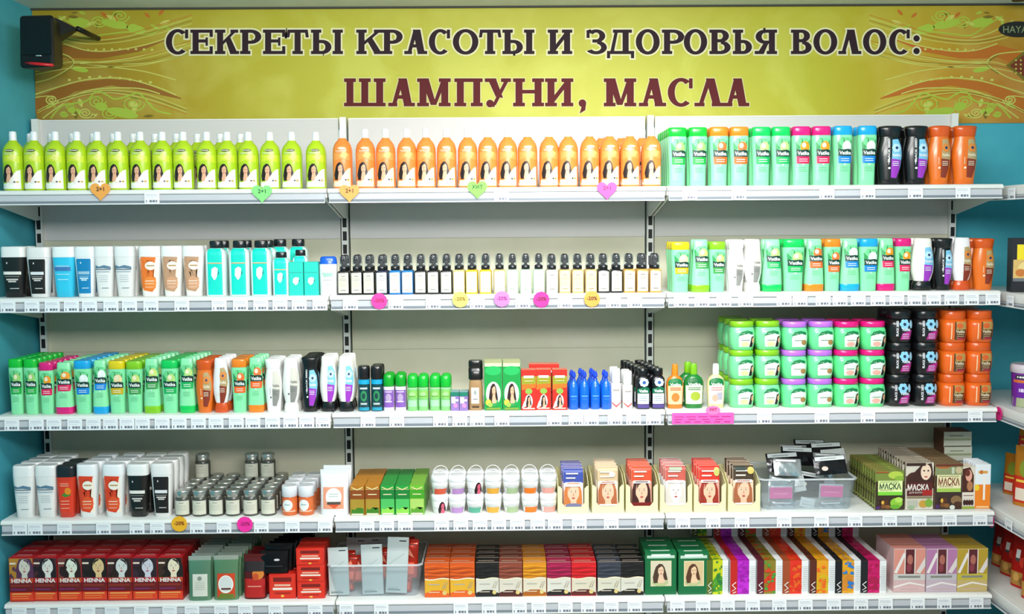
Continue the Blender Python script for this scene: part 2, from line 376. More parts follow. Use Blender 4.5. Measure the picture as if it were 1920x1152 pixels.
class Glyphs:
    """slab-serif capitals drawn as stems, bars, arcs and diagonals, in photograph pixels"""
    def __init__(s, g): s.g = g; s.polys = []
    def q(s, pts):
        if s.g:
            cx = sum(p[0] for p in pts)/len(pts); cy = sum(p[1] for p in pts)/len(pts); n = len(pts); out = []
            ar = sum(pts[i][0]*pts[(i+1) % n][1]-pts[(i+1) % n][0]*pts[i][1] for i in range(n))
            sg = 1 if ar > 0 else -1
            for i in range(n):
                a, b, c = Vector(pts[i-1]), Vector(pts[i]), Vector(pts[(i+1) % n])
                d1 = (b-a).normalized(); d2 = (c-b).normalized()
                n1 = Vector((d1.y, -d1.x))*sg; n2 = Vector((d2.y, -d2.x))*sg
                mi = n1+n2; l = mi.length_squared
                mi = mi*(2/max(l, .6)); out.append(tuple(b+mi*s.g))
            pts = out
        s.polys.append(pts)
    def r(s, x0, y0, x1, y1): s.q([(x0, y0), (x1, y0), (x1, y1), (x0, y1)])
    def arc(s, cx, cy, rx, ry, tx, ty, a0, a1, n=18):
        g = s.g; ro = (rx+g, ry+g); ri = (rx-tx-g, ry-ty-g)
        if a1-a0 < 359 and g: a0 -= 3; a1 += 3
        for k in range(n):
            t0, t1 = (math.radians(a0+(a1-a0)*j/n) for j in (k, k+1.02))
            P0 = lambda R, t: (cx+R[0]*math.cos(t), cy+R[1]*math.sin(t))
            s.polys.append([P0(ro, t0), P0(ro, t1), P0(ri, t1), P0(ri, t0)])
    def dot(s, cx, cy, r): s.polys.append(ell(cx, cy, r+s.g, r+s.g, 16))
    def glyph(s, c, x0, x1, b, h):
        """x0..x1 across, baseline b, height h; y grows upward"""
        w = x1-x0; S = 11.5*h/46; T = 6.0*h/46; e = 4.0*h/46; t = b+h; m = (x0+x1)/2
        def stem(x, lo=True, hi=True):
            s.r(x-S/2, b, x+S/2, t)
            if lo: s.r(x-S/2-e, b, x+S/2+e, b+T)
            if hi: s.r(x-S/2-e, t-T, x+S/2+e, t)
        L = x0+e+S/2; R = x1-e-S/2
        if c in 'ОС':
            if c == 'О': s.arc(m, b+h/2, w/2, h/2+1, S, T, 0, 360, 28)
            else:
                s.arc(m+w*.02, b+h/2, w*.52, h/2+1, S, T, 48, 312, 24); s.r(x1-S*.62, t-h*.36, x1-S*.1, t)
        elif c == 'Е':
            stem(L); s.r(L, t-T, x1, t); s.r(L, b, x1, b+T); s.r(L, b+h*.47, x1-w*.22, b+h*.47+T)
            s.r(x1-T, t-h*.30, x1, t); s.r(x1-T, b, x1, b+h*.32); s.r(x1-w*.24-T*.6, b+h*.34, x1-w*.22, b+h*.68)
        elif c == 'К':
            stem(L); s.q([(L+S*.4, b+h*.36), (L+S*.4, b+h*.52), (x1-w*.20, t-1), (x1-w*.04, t-1)])
            s.q([(L+S*.9, b+h*.55), (L+S*1.6, b+h*.72), (x1-w*.02, b), (x1-w*.02-S*1.25, b)])
            s.r(x1-w*.34, t-T, x1-w*.01, t); s.r(x1-w*.34, b, x1+w*.03, b+T)
        elif c in 'РЯ':
            f = (lambda x: x) if c == 'Р' else (lambda x: x0+x1-x)
            xs = f(L); stem(xs)
            if c == 'Р':
                s.arc(x0+w*.52, t-h*.29, w*.48, h*.29, S, T, -90, 90, 14); s.r(L, t-T, x0+w*.53, t); s.r(L, t-h*.58, x0+w*.53, t-h*.58+T)
            else:
                s.arc(x0+w*.46, t-h*.29, w*.42, h*.29, S, T, 90, 270, 14); s.r(x0+w*.45, t-T, xs, t); s.r(x0+w*.45, t-h*.58, xs, t-h*.58+T)
                s.q([(x0+w*.10, b), (x0+w*.10+S*1.1, b), (x0+w*.62, b+h*.45), (x0+w*.40, b+h*.45)]); s.r(x0, b, x0+w*.36, b+T)
        elif c == 'Т':
            stem(m); s.r(x0, t-T, x1, t); s.q([(x0, t), (x0+T, t), (x0+T*.6, t-h*.32), (x0-2, t-h*.32)]); s.q([(x1-T, t), (x1, t), (x1+2, t-h*.32), (x1-T*.6, t-h*.32)])
        elif c in 'ЬЫ':
            W2 = w if c == 'Ь' else w*.64
            stem(L); s.arc(x0+W2*.55, b+h*.29, W2*.45, h*.29, S, T, -90, 90, 14); s.r(L, b, x0+W2*.56, b+T); s.r(L, b+h*.58-T, x0+W2*.56, b+h*.58)
            if c == 'Ы': stem(R)
        elif c in 'АЛ':
            s.q([(x0+w*.12, b), (x0+w*.12+S*.6, b), (m+S*.35, t), (m-S*.35, t)])
            s.q([(x1-w*.10-S*1.15, b), (x1-w*.10, b), (m+S*.75, t), (m-S*.5, t)])
            s.r(x0, b, x0+w*.34, b+T); s.r(x1-w*.42, b, x1, b+T)
            if c == 'А': s.r(x0+w*.25, b+h*.27, x1-w*.28, b+h*.27+T)
        elif c in 'ИНПШ':
            stem(L); stem(R)
            if c == 'И': s.q([(L+S*.3, b+h*.10), (L+S*.3, b+h*.34), (R-S*.3, t-h*.10), (R-S*.3, t-h*.34)])
            if c == 'Н': s.r(L, b+h*.46, R, b+h*.46+T)
            if c == 'П': s.r(L, t-T, R, t)
            if c == 'Ш': stem(m); s.r(L, b, R, b+T)
        elif c == 'М':
            stem(L); stem(R); s.q([(L-S*.3, t), (L+S*.8, t), (m+S*.35, b+h*.05), (m-S*.45, b+h*.05)]); s.q([(R-S*.4, t), (R+S*.3, t), (m+S*.35, b+h*.05), (m-S*.15, b+h*.05)])
        elif c == 'З':
            s.arc(x0+w*.48, t-h*.26, w*.44, h*.27, S*.95, T, -80, 150, 16); s.arc(x0+w*.48, b+h*.27, w*.52, h*.28, S*.95, T, 210, 440, 18)
            s.r(x0+w*.30, b+h*.47, x0+w*.6, b+h*.47+T); s.r(x0+w*.02, t-h*.34, x0+w*.02+S*.5, t-h*.02)
        elif c == 'Д':
            s.r(x0, b, x1, b+T); s.r(x0, b-h*.17, x0+T, b+T); s.r(x1-T, b-h*.17, x1, b+T)
            s.q([(x0+w*.13, b+T), (x0+w*.13+S*.6, b+T), (x0+w*.42, t), (x0+w*.30, t)]); s.r(x1-w*.20-S, b, x1-w*.20, t); s.r(x0+w*.22, t-T, x1-w*.08, t)
        elif c == 'В':
            stem(L); s.arc(x0+w*.52, t-h*.26, w*.40, h*.26, S, T, -90, 90, 14); s.arc(x0+w*.54, b+h*.27, w*.46, h*.27, S, T, -90, 90, 14)
            s.r(L, t-T, x0+w*.53, t); s.r(L, b, x0+w*.55, b+T); s.r(L, b+h*.48, x0+w*.54, b+h*.48+T)
        elif c == 'У':
            s.q([(x0+w*.10, t), (x0+w*.10+S*1.2, t), (m+S*.75, b+h*.30), (m-S*.3, b+h*.34)])
            s.q([(x1-w*.20, t), (x1-w*.20+S*.6, t), (x0+w*.42, b+h*.04), (x0+w*.28, b+h*.04)])
            s.r(x0, t-T, x0+w*.44, t); s.r(x1-w*.38, t-T, x1, t); s.dot(x0+w*.20, b+h*.10, S*.55); s.r(x0+w*.2, b-h*.02, x0+w*.38, b+T*.9)
        elif c == ',':
            s.dot(m, b+S*.45, S*.55); s.q([(m-S*.05, b+S*.2), (m+S*.55, b+S*.5), (m+S*.4, b-h*.14), (m-S*.4, b-h*.26)])
        elif c == ':':
            s.dot(m, b+S*.5, S*.52); s.dot(m, t-h*.36, S*.52)
LINE1 = [('С', 311, 354), ('Е', 357, 399), ('К', 403, 447), ('Р', 450, 490), ('Е', 493, 535), ('Т', 539, 577), ('Ы', 583, 643),
         ('К', 668, 718), ('Р', 716, 755), ('А', 758, 801), ('С', 804, 845), ('О', 849, 897), ('Т', 900, 938), ('Ы', 942, 1002), ('И', 1027, 1073),
         ('З', 1099, 1138), ('Д', 1138, 1189), ('О', 1192, 1237), ('Р', 1241, 1283), ('О', 1282, 1326), ('В', 1330, 1370), ('Ь', 1374, 1410), ('Я', 1415, 1457),
         ('В', 1483, 1522), ('О', 1525, 1570), ('Л', 1572, 1615), ('О', 1618, 1662), ('С', 1667, 1707), (':', 1711, 1726)]
LINE2 = [('Ш', 645, 723), ('А', 728, 778), ('М', 782, 845), ('П', 852, 905), ('У', 909, 958), ('Н', 962, 1020), ('И', 1022, 1075), (',', 1085, 1099),
         ('М', 1132, 1193), ('А', 1198, 1249), ('С', 1252, 1300), ('Л', 1302, 1358), ('А', 1357, 1405)]
def words_of(line):
    out = [[]]; last = None
    for g in line:
        if last is not None and g[1]-last > 17 and g[0] not in ',:': out.append([])
        out[-1].append(g); last = g[2]
    return out
for line, base, h, c1, c2 in ((LINE1, 101.5, 46, '#240818', '#e4dfb4'), (LINE2, 199.5, 52.5, '#5c1218', '#d6d39a')):
    for word in words_of(line):
        for g, off, c, nm in ((3.0 if h == 46 else 1.5, .0008, c2, 'lettering_outline'), (0, .0014, c1, 'lettering')):
            gl = Glyphs(g); mb = MB()
            for ch, x0, x1 in word: gl.glyph(ch, x0, x1, -base, h)
            for j, p in enumerate(gl.polys):
                pts = [bp(x, -y, off+.00001*(j % 7)) for x, y in p]
                ar = sum(p[i][0]*p[(i+1) % len(p)][1]-p[(i+1) % len(p)][0]*p[i][1] for i in range(len(p)))
                ids = list(range(len(pts)))
                mb.add(pts, [ids if ar > 0 else ids[::-1]], M(c, .8))
            mb.build(nm, ban)

# paisley lines printed at both ends
def ribbon(mb, pts, w, mat, off):
    pts = [Vector((p[0], -p[1])) for p in pts]; sm = []
    for i in range(len(pts)-1):                                  # Catmull-Rom
        p0, p1, p2, p3 = pts[max(i-1, 0)], pts[i], pts[i+1], pts[min(i+2, len(pts)-1)]
        for k in range(8):
            t = k/8; sm.append(.5*((2*p1)+(p2-p0)*t+(2*p0-5*p1+4*p2-p3)*t*t+(3*p1-p0-3*p2+p3)*t**3))
    sm.append(pts[-1]); vs = []
    for i, p in enumerate(sm):
        d = (sm[min(i+1, len(sm)-1)]-sm[max(i-1, 0)]).normalized(); n = Vector((-d.y, d.x))*w/2
        vs += [bp(p.x+n.x, -(p.y+n.y), off), bp(p.x-n.x, -(p.y-n.y), off)]
    mb.add(vs, [(2*i, 2*i+1, 2*i+3, 2*i+2) for i in range(len(sm)-1)], mat)
def blob(mb, pts, mat, off): mb.add([bp(x, y, off) for x, y in pts], [list(range(len(pts)))], mat)
orn = [None]; lt = M('#c9c95e', .6); lg = M('#a9c23a', .6); og = M('#bf6a10', .6); dk = M('#7d6a12', .6); br = M('#96600f', .6)
def spiral(cx, cy, r, turns=2.4, s=1): return [(cx+s*r*(1-k/26)*math.cos(k/26*turns*6.283), cy+r*(1-k/26)*.72*math.sin(k/26*turns*6.283)) for k in range(24)]
def end_pattern(mx, right):
    D = lambda pts: [(mx(x), y) for x, y in pts]
    band = lambda a, b, mat, off: blob(orn[0], D(a+b[::-1]), mat, off)
    band([(66, 98), (120, 84), (180, 96), (250, 90), (330, 66)], [(66, 128), (120, 108), (190, 110), (260, 97), (331, 67)], br if not right else og, .00020)
    band([(66, 184), (130, 156), (200, 148), (260, 152), (340, 184)], [(66, 215), (90, 204), (140, 172), (210, 160), (339, 186)], br if not right else og, .00020)
    for ln, w, mat in (([(66, 155), (100, 145), (138, 120), (120, 102), (66, 96)], 2.2, lt), ([(66, 177), (110, 163), (165, 149), (230, 147), (290, 162), (330, 178)], 2.4, lt),
                       ([(66, 183), (90, 180), (104, 184)], 1.8, lt), ([(80, 222), (110, 200), (150, 175), (195, 166), (260, 166), (300, 176)], 2.2, lt),
                       ([(120, 82), (160, 94), (200, 96), (250, 89), (300, 76), (340, 60)], 2.2, lt), ([(140, 118), (190, 116), (250, 108), (310, 92), (350, 82)], 2.0, lt),
                       ([(150, 119), (210, 126), (270, 134), (330, 150)], 2.0, lt), ([(110, 30), (140, 48), (170, 66), (200, 64), (240, 60), (280, 64), (310, 50)], 2.4, lg),
                       ([(95, 222), (118, 198), (160, 190), (180, 172), (200, 178), (215, 186), (240, 180), (262, 176), (290, 205), (320, 214)], 3.0, lg),
                       ([(115, 100), (138, 120), (118, 138)], 2.6, dk), ([(90, 38), (130, 60), (170, 72)], 2.0, lt), ([(230, 120), (280, 118), (340, 104), (380, 90)], 1.6, lt)):
        ribbon(orn[0], D(ln), w, mat, .00034+.00002*len(ln))
    for cx, cy, r, mat in ((97, 187, 13, lt), (182, 190, 17, lg), (250, 194, 22, lg), (132, 199, 10, lg), (185, 40, 16, lg), (160, 212, 14, lt), (225, 30, 18, lg), (205, 212, 16, lg), (250, 52, 12, lg), (120, 214, 8, lg)):
        ribbon(orn[0], D(spiral(cx, cy, r)), 2.4, mat, .0005)
    for cx, cy, rx, ry, mat in ((150, 42, 22, 9, lg), (215, 45, 26, 8, lg), (255, 54, 18, 7, lg), (190, 200, 12, 8, lg), (150, 130, 16, 5, lg), (230, 212, 30, 9, lg), (140, 208, 14, 6, lg), (250, 196, 9, 6, lt)):
        blob(orn[0], D(ell(cx, cy, rx, ry, 16, rot=12)), mat, .00028)
    RR = random.Random(4)
    for (x0, x1, y0, y1, n) in ((100, 330, 20, 58, 16), (90, 300, 190, 219, 18)):
        for q in range(n):
            cx, cy = RR.uniform(x0, x1), RR.uniform(y0, y1); r = RR.uniform(5, 12); a = RR.uniform(0, 180)
            blob(orn[0], D([(cx+(r*(1.0-abs(t)/1.2)*.45*s*math.sin(math.radians(a)) if False else 0)+r*t*math.cos(math.radians(a))-s*r*.38*(1-t*t)*math.sin(math.radians(a)), cy+(r*t*math.sin(math.radians(a))+s*r*.38*(1-t*t)*math.cos(math.radians(a)))*.75) for s, ts in ((1, (-1, -.6, -.2, .2, .6)), (-1, (1, .6, .2, -.2, -.6))) for t in ts]), [lg, lt, og, dk][q % 4], .00030+.000004*q)
    for dy, w, mat in ((0, 1.4, lt), (7, 1.0, dk), (13, 1.4, lt), (20, 1.0, og)):
        ribbon(orn[0], D([(66, 140-dy*.4), (130, 128-dy*.9), (200, 126-dy*.7), (280, 120-dy), (370, 96-dy*1.2)]), w, mat, .00042+.000003*dy)
        ribbon(orn[0], D([(70, 208+dy*.3), (120, 184+dy*.4), (190, 170+dy*.3), (270, 176+dy*.6), (350, 204+dy*.5)]), w, mat, .00044+.000003*dy)
        ribbon(orn[0], D([(100, 70-dy*.5), (160, 82-dy*.5), (230, 78-dy*.6), (300, 62-dy*.8), (360, 44-dy*.8)]), w, mat, .00046+.000003*dy)
    for k in range(9):
        x = 130+k*19; blob(orn[0], D(ell(x, 152-6*math.sin(k*.5)-2, 3.2, 2.4, 10)), lt, .0006)
        blob(orn[0], D(ell(165+k*15, 94-2*math.sin(k*.35), 2.6, 2.2, 10)), lt, .0006)
orn[0] = MB(); end_pattern(lambda x: x, False); orn[0].build('printed_ornament', ban); orn[0] = MB(); end_pattern(lambda x: 1990-x, True)
# diamond with dots at the right edge and the dark oval emblem
blob(orn[0], [(1886, 123), (1930, 88), (1975, 123), (1930, 160)], dk, .0007); blob(orn[0], [(1893, 123), (1930, 95), (1968, 123), (1930, 152)], M('#7a2f10', .6), .0008)
for i in range(5):
    for j in range(4): blob(orn[0], ell(1905+i*9, 113+j*8, 1.8, 1.8, 8), lt, .0009)
orn[0].build('printed_ornament', ban)
em = MB(); blob(em, ell(1909, 55, 37, 15, 28), M('#1d1a12', .5), .0010); em.build('emblem', ban)
em2 = MB(); vs, fs, asp = text_tris('HAYAT')
em2.add([bp(1909+x*56, 55-y*13, .0014) for x, y in vs], fs, M('#8d9a6c', .5)); em2.build('emblem_lettering', ban)

# ------------------------------------------------------------------ slotted uprights, back boards and shelves
white = M('#e9eae6', .38); rail = M('#c3c5ca', .4); chan = M('#7b838b', .4); dark = M('#0b0b0d', .6)
PT = at(1000, 221, BACKY).z
BAY = ['left', 'middle', 'right']
boardm = mottled('grey_back_board', [(0.3, '#cccab0'), (0.7, '#d8d5c0')], 5, 6, 0.7)
boardl = M('#d6d4d2', .7)
for i in range(4):
    x = i*1.0+(.005 if i == 0 else -.005 if i == 3 else 0)
    u = empty('gondola_upright', (x, BACKY+.012, 0))
    b = MB().box(-.0105, -.012, 0, .0105, .03, PT+.006, white); b.build('post', u)
    sl = MB(); z = .06
    while z < PT-.12: sl.box(-.0064, -.0128, z, .0064, -.0119, z+.030, dark); z += .0432
    sl.build('slots', u)
    tag(u, 'white slotted steel upright, %s across the wall shelving' % ['first', 'second', 'third', 'fourth'][i], 'shelf upright', 'slotted shelf uprights')
for i in range(3):
    t = empty('back_panel', (i*1.0+.5, BACKY+.014, 0))
    tag(t, 'pale grey backing panel behind the %s section of shelves' % BAY[i], 'back panel', 'shelving back panels')
    zs = [0.02, at(900, 655, BACKY).z, at(900, 446, BACKY).z, PT]
    for j in range(3):
        MB().box(-.484, 0 if j != 1 else .003, zs[j]+.0003, .484, .012 if j != 1 else .015, zs[j+1]-.0003, boardl if j == 2 else boardm).build('panel_board', t)
    MB().box(-.484, -.001, PT, .484, .013, PT+.004, white).build('top_cap', t)
def shelf(i, r):
    z = ROWZ[r]; x0, x1 = i+.0015, i+.9985
    o = empty('store_shelf', (i+.5, 0, z))
    h = .499-.001
    pf = [(.008, 0), (.0, -.002), (-.004, -.008), (-.004, -.0115), (-.0015, -.0140), (.010, -.0150), (.010, -.004)]   # profile y, z of the price rail
    MB().rbox(-h, .006, -.028, h, BACKY-.003, 0, white, .002).build('shelf_board', o)
    b = MB(); n = len(pf); vs = [(s*h, y, zz) for s in (-1, 1) for y, zz in pf]
    b.add(vs, [(k, k+n, (k+1) % n+n, (k+1) % n) for k in range(n)], white); b.add(vs, [list(range(n))[::-1], list(range(n, 2*n))], white)
    b.build('shelf_lip', o)
    c = MB(); c.box(-h+.004, -.0040, -.0425, h-.004, .008, -.0155, rail); c.box(-h+.006, -.0062, -.0392, h-.006, -.0038, -.0325, chan); c.box(-h+.004, -.009, -.0432, h-.004, .004, -.0400, M('#e4e6e6', .35))
    c.build('price_rail', o)
    for s in (-1, 1):
        q = MB(); xx = s*(h-.004)
        vs = [(xx+e, y, zz) for e in (-.0018, .0018) for y, zz in ((.012, -.0285), (BACKY-.004, -.0285), (BACKY-.004, -.085), (BACKY-.03, -.085), (.03, -.040))]
        q.add(vs, [(0, 1, 2, 3, 4), (9, 8, 7, 6, 5)]+[(k, 5+k, 5+(k+1) % 5, (k+1) % 5) for k in range(5)], white); q.build('bracket', o)
    tag(o, 'white steel shelf, %s section, %s of the five' % (BAY[i], SHELF[r].replace(' shelf', '')), 'shelf', 'white steel shelves')
for r in range(5):
    for i in range(3): shelf(i, r)
# plinth under the lowest shelf
for i in range(3):
    o = MB().box(i+.002, .02, 0, i+.998, BACKY-.004, .11, M('#b9bcbb', .5)).build('shelf_plinth')
    tag(o, 'grey steel base plinth under the %s section of shelves' % BAY[i], 'plinth', 'shelving plinths')
# ------------------------------------------------------------------ kinds of goods
W_ = '#f1f1ee'; K_ = '#121214'
# --- tall shampoo bottles with a printed portrait (top shelf)
def portrait_bottle(name, body, hi, low, txt, bodym):
    ops = [('p', [(-.5, .03), (.5, .03), (.5, .36), (.30, .33), (.05, .22), (-.2, .12), (-.5, .13)], low),
           ('p', [(-.48, .44), (-.1, .50), (.48, .46), (.48, .58), (-.48, .60)], hi), ('p', [(-.1, .54), (.2, .50), (.34, .58), (.1, .62)], '#dfe070' if name[0] == 'g' else '#f6c46a')]
    ops += face(-.1, .29, .62, .30, '#23120f', '#e8b08c', flip=1)
    ops += [('p', [(-.02, .17), (.22, .30), (.34, .22), (.28, .13), (-.04, .12)], '#efe7df'), ('e', .2, .145, .05, .014, '#3a3a2a'), ('e', .32, .145, .05, .014, '#c79b22'),
            ('e', .02, .672, .21, .022, txt), ('r', -.17, .667, .17, .677, '#f3f0d8'), ('r', -.3, .625, .18, .632, '#f4f4d0'), ('r', -.26, .607, .1, .612, '#f4f4d0')]
    return bottle(name, .066, .062, .176, [(0, .86, .86), (.012, .95, .95), (.04, 1, 1), (.60, 1, 1), (.67, .97, .97), (.735, .86, .86), (.785, .66, .66), (.82, .46, .46), (.85, .36, .36)],
                  bodym, 2.2, [(.845, .36, .36), (.86, .38, .38), (.88, .33, .33), (.90, .36, .36), (.985, .34, .34), (1, .28, .28)], P('#eef0f4'), ops)
k_lime = portrait_bottle('green_shampoo_bottle', None, '#cfe032', '#f6f7ee', '#4c4a3c', P('#b2d41c'))
k_orange = portrait_bottle('orange_shampoo_bottle', None, '#f39a4e', '#f6dcc0', '#f7d4a8', P('#f7883a'))

# --- flat mint bottles: cap on top, or standing on the cap
MINT = '#8be8ac'
def mint(capc, band, fruit, inv=False, body=MINT, big=False, dark='#103c30'):
    v0 = .62 if inv else .54
    ops = [('p', [(-.30, v0+.04), (-.36, v0+.17), (-.18, v0+.26), (.05, v0+.22), (.30, v0+.25), (.42, v0+.12), (.36, v0+.0)], '#6fd48e'),
           ('p', [(-.32, v0+.02), (-.34, v0+.20), (-.10, v0+.10)], '#2f9a54'), ('p', [(-.08, v0+.12), (-.02, v0+.25), (.1, v0+.13)], '#23873f'), ('p', [(.24, v0+.14), (.40, v0+.24), (.38, v0+.10)], '#3aa45a'),
           ('e', .14, v0+.115, .24, .092, fruit), ('e', .08, v0+.14, .11, .042, '#f4e8c8' if fruit != '#e9f2ee' else '#ffffff'),
           ('p', [(-.30, v0-.05), (.42, v0-.05), (.42, v0+.05), (.24, v0+.07), (-.06, v0+.06), (-.30, v0+.075)], dark),
           ('p', [(-.28, v0-.17), (.40, v0-.17), (.42, v0-.05), (-.30, v0-.05)], band),
           ('t', '*Vatika', .06, v0+.005, .62, .064, 0, '#f4f7f2')]
    ops += lines(-.16, .28, (v0-.10, v0-.135), '#f1f6ea', .010) + lines(-.18, .24, (v0-.24, v0-.27, v0-.30), '#6ab98a', .006) + [('e', .05, v0-.19, .05, .014, '#dff6e4')]
    nm = 'inverted_conditioner_bottle' if inv else 'shampoo_bottle'
    if not inv:
        pr = [(0, .78, .74), (.012, .84, .84), (.10, .85, .86), (.30, .86, .86), (.50, .92, .92), (.68, .98, .98), (.80, 1.0, 1.0), (.845, .99, .99)]
        return bottle(nm, .057, .038, .178, pr, P(body), 2.9, [(.846, .97, .97), (.85, 1.0, 1.0), (.965, .97, .98), (.99, .93, .93), (1.0, .84, .82)], P(capc), ops, capn=2.9)
    pr = [(.135, .99, .99), (.20, .98, .98), (.38, .94, .92), (.60, .84, .80), (.80, .78, .68), (.93, .77, .56), (.985, .74, .44), (1.0, .66, .34)]
    return bottle(nm, .057, .038, .178, pr, P(body), 2.9, [(0, .93, .9), (.01, .98, .98), (.125, 1.0, 1.0), (.134, .98, .98)], P(capc), ops, capn=2.9)
CAPS = dict(green='#17c238', lime='#86cc1c', orange='#f3861c', pink='#e0157c', blue='#1aa8e6', yellow='#e6d012', emerald='#12cc5c')
FR = dict(green='#9bd070', lime='#c9dc78', orange='#ef7434', pink='#f29a1c', blue='#e9f2ee', yellow='#f3d9a4', emerald='#b8dc80')
BN = dict(green='#12a83e', lime='#3c9a4a', orange='#f0641c', pink='#e2195c', blue='#0f86dc', yellow='#cfae10', emerald='#10b058')
UPK = {c: mint(CAPS[c], BN[c], FR[c]) for c in CAPS}
INK = {c: mint(CAPS[c], BN[c], FR[c], True, body='#92eaae') for c in CAPS}

# --- curvy bottles
def curvy(name, body, cap, label, inv=False, gloss=True):
    b = P(body)
    v0 = .5 if not inv else .56
    L, fl, t1 = label
    ops = [('p', [(-.02, v0-.36), (.20, v0-.38), (.36, v0-.22), (.44, v0), (.40, v0+.16), (.26, v0+.27), (.02, v0+.26)], L[0]),
           ('p', [(-.02, v0-.38), (.20, v0-.39), (.34, v0-.24), (.38, v0-.08), (-.02, v0-.06)], L[1])]
    if fl:
        for a in range(6): ops.append(('e', .19+.11*math.cos(a*1.047), v0+.12+.042*math.sin(a*1.047), .085, .034, fl))
        ops.append(('e', .19, v0+.12, .06, .024, '#1d3a6c'))
    ops += [('t', '*Vatika', .18, v0, .36, .052, 0, t1)] + lines(.02, .28, (v0-.12, v0-.15, v0-.18), t1, .010)+[('e', -.1, v0-.22, .05, .018, t1)]
    if not inv and body == K_: ops.append(('t', '*BLACK SEED', -.13, v0+.08, .40, .085, 90, '#f1f1f1'))
    if not inv: ops += [('r', -.14, v0-.16, -.12, v0-.04, t1)]
    if inv:
        pr = [(.18, .70, .84), (.22, .78, .9), (.36, .96, 1), (.50, 1, 1), (.66, .93, .95), (.84, .80, .80), (.95, .77, .66), (.99, .70, .5), (1, .6, .42)]
        cp = [(0, .80, .9), (.01, .86, .96), (.10, .84, .94), (.16, .74, .86), (.179, .68, .82)]
    else:
        pr = [(0, .72, .78), (.012, .78, .86), (.10, .80, .9), (.28, .90, .96), (.46, 1, 1), (.60, .97, 1), (.74, .84, .92), (.81, .80, .88)]
        cp = [(.812, .78, .86), (.83, .84, .9), (.93, .90, .92), (.97, .95, .94), (.99, .86, .84), (1, .5, .5)]
    return bottle(name, .062, .040, .180, pr, b, 2.3, cp, P(cap), ops, capn=2.3)
PUR = (('#7fc6e8', '#a03ac0'), '#bfe4f6', '#f2f2f6'); BRN = (('#b9a070', '#8a3420'), '#e08a3a', '#f4e6cc'); GRY = (('#d9d5c8', '#8d8d88'), None, '#6c6c68')
k_black = curvy('black_shampoo_bottle', K_, K_, PUR)
k_amber = curvy('amber_shampoo_bottle', '#e8721a', '#d8560e', BRN)
k_wblack = curvy('white_conditioner_bottle', '#f2efe6', K_, PUR, True)
k_wamber = curvy('white_conditioner_bottle', '#f2f1f2', '#d8521a', BRN, True)
k_wgrey = curvy('white_conditioner_bottle', '#f2f1ec', '#f1efe8', GRY, True)
k_wgrey2 = curvy('white_shampoo_bottle', '#f4f4f2', '#f6f6f4', GRY)

# --- tapered square-shouldered bottles with a full label
def panelb(name, body, cap, ops):
    pr = [(0, .70, .70), (.012, .74, .8), (.2, .80, .9), (.5, .90, .96), (.79, 1, 1)]
    cp = [(.792, 1, 1), (.80, 1, 1), (.95, .99, .98), (.985, .97, .94), (1, .92, .84)]
    return bottle(name, .066, .044, .15, pr, P(body), 3.6, cp, P(cap), ops, capn=3.6)
def slab(c, t, bar='#e8e8ea', v0=.07, v1=.76, w=.36):
    return [('p', [(-w*.82, v0), (w*.82, v0), (w, v1-.03), (w*.94, v1), (-w*.94, v1), (-w, v1-.03)], c), ('r', -w*.78, .45, w*.78, .51, bar)] + \
        [('r', -w*.6, .36, w*.6, .385, t), ('r', -w*.4, .325, w*.4, .35, t), ('r', -w*.7, .41, w*.7, .417, t), ('e', -w*.35, v1-.08, .03, .02, t), ('r', -w*.3, v0+.10, w*.6, v0+.115, t)]
def full(t, bar): return [('r', -.36, .45, .36, .51, bar), ('r', -.24, .34, .24, .37, t), ('r', -.16, .30, .16, .33, t), ('r', -.3, .41, .3, .416, t), ('e', -.18, .68, .03, .02, t), ('r', -.1, .17, .26, .185, t)]
WAVE = [('p', [(-.40, .56), (-.40, .63), (-.2, .60), (.05, .63), (.38, .60), (.38, .55), (0, .57)], '#5d7f98'), ('r', -.4, .535, .38, .55, '#23384e'), ('r', -.36, .49, .36, .505, '#8fa3b4')] + \
    lines(-.2, .24, (.42, .38, .34, .30), '#b4bcc4', .008) + [('r', -.1, .17, .26, .18, '#667788')]
def swoosh(c, c2): return [('p', [(-.30, .1), (.34, .1), (.36, .78), (-.36, .78)], '#f7ead8'), ('p', [(-.34, .13), (.12, .09), (.28, .18), (.30, .36), (.12, .44), (-.10, .48), (-.30, .58), (-.30, .72), (.30, .72), (.34, .78), (-.34, .79), (-.40, .74), (-.40, .4)], c),
                     ('e', .04, .27, .27, .13, c2), ('p', [(-.16, .46), (.1, .50), (.22, .43), (-.05, .42)], '#5cae38'), ('t', 'SiLK', .05, .60, .40, .055, 0, '#b48a54')][:3] + \
    [('e', .08, .61, .25, .085, '#f8f0e2'), ('r', -.1, .60, .26, .625, '#c59a64'), ('r', -.18, .30, .22, .315, '#fbe9d4'), ('r', -.18, .25, .22, .26, '#fbe9d4'), ('r', -.2, .18, .18, .187, '#fbe9d4')]
p_black = panelb('black_shampoo_bottle', '#17110f', '#efefec', full('#cfc8c2', '#efeae2'))
p_wblk = panelb('white_conditioner_bottle', '#eeebe8', '#eeebe8', slab('#1b1412', '#d8d2cc'))
p_cyan = panelb('cyan_shampoo_bottle', '#35c6ea', '#f2f4f4', [('r', -.36, .52, .36, .60, '#3f78b4'), ('r', -.3, .60, .3, .63, '#8fd0ea'), ('r', -.24, .34, .24, .36, '#a6e6f6'), ('r', -.3, .45, .3, .46, '#d8f4fa')])
p_wblue = panelb('white_conditioner_bottle', '#eef1f2', '#eef1f2', slab('#1583bb', '#d4ecf6', '#9fc4d8'))
p_white = panelb('white_shampoo_bottle', '#ecebe8', '#eeeeec', WAVE)
p_orange = panelb('white_shampoo_bottle', '#f4f1ec', '#f4f3f0', swoosh('#ef7a2a', '#f08a34'))
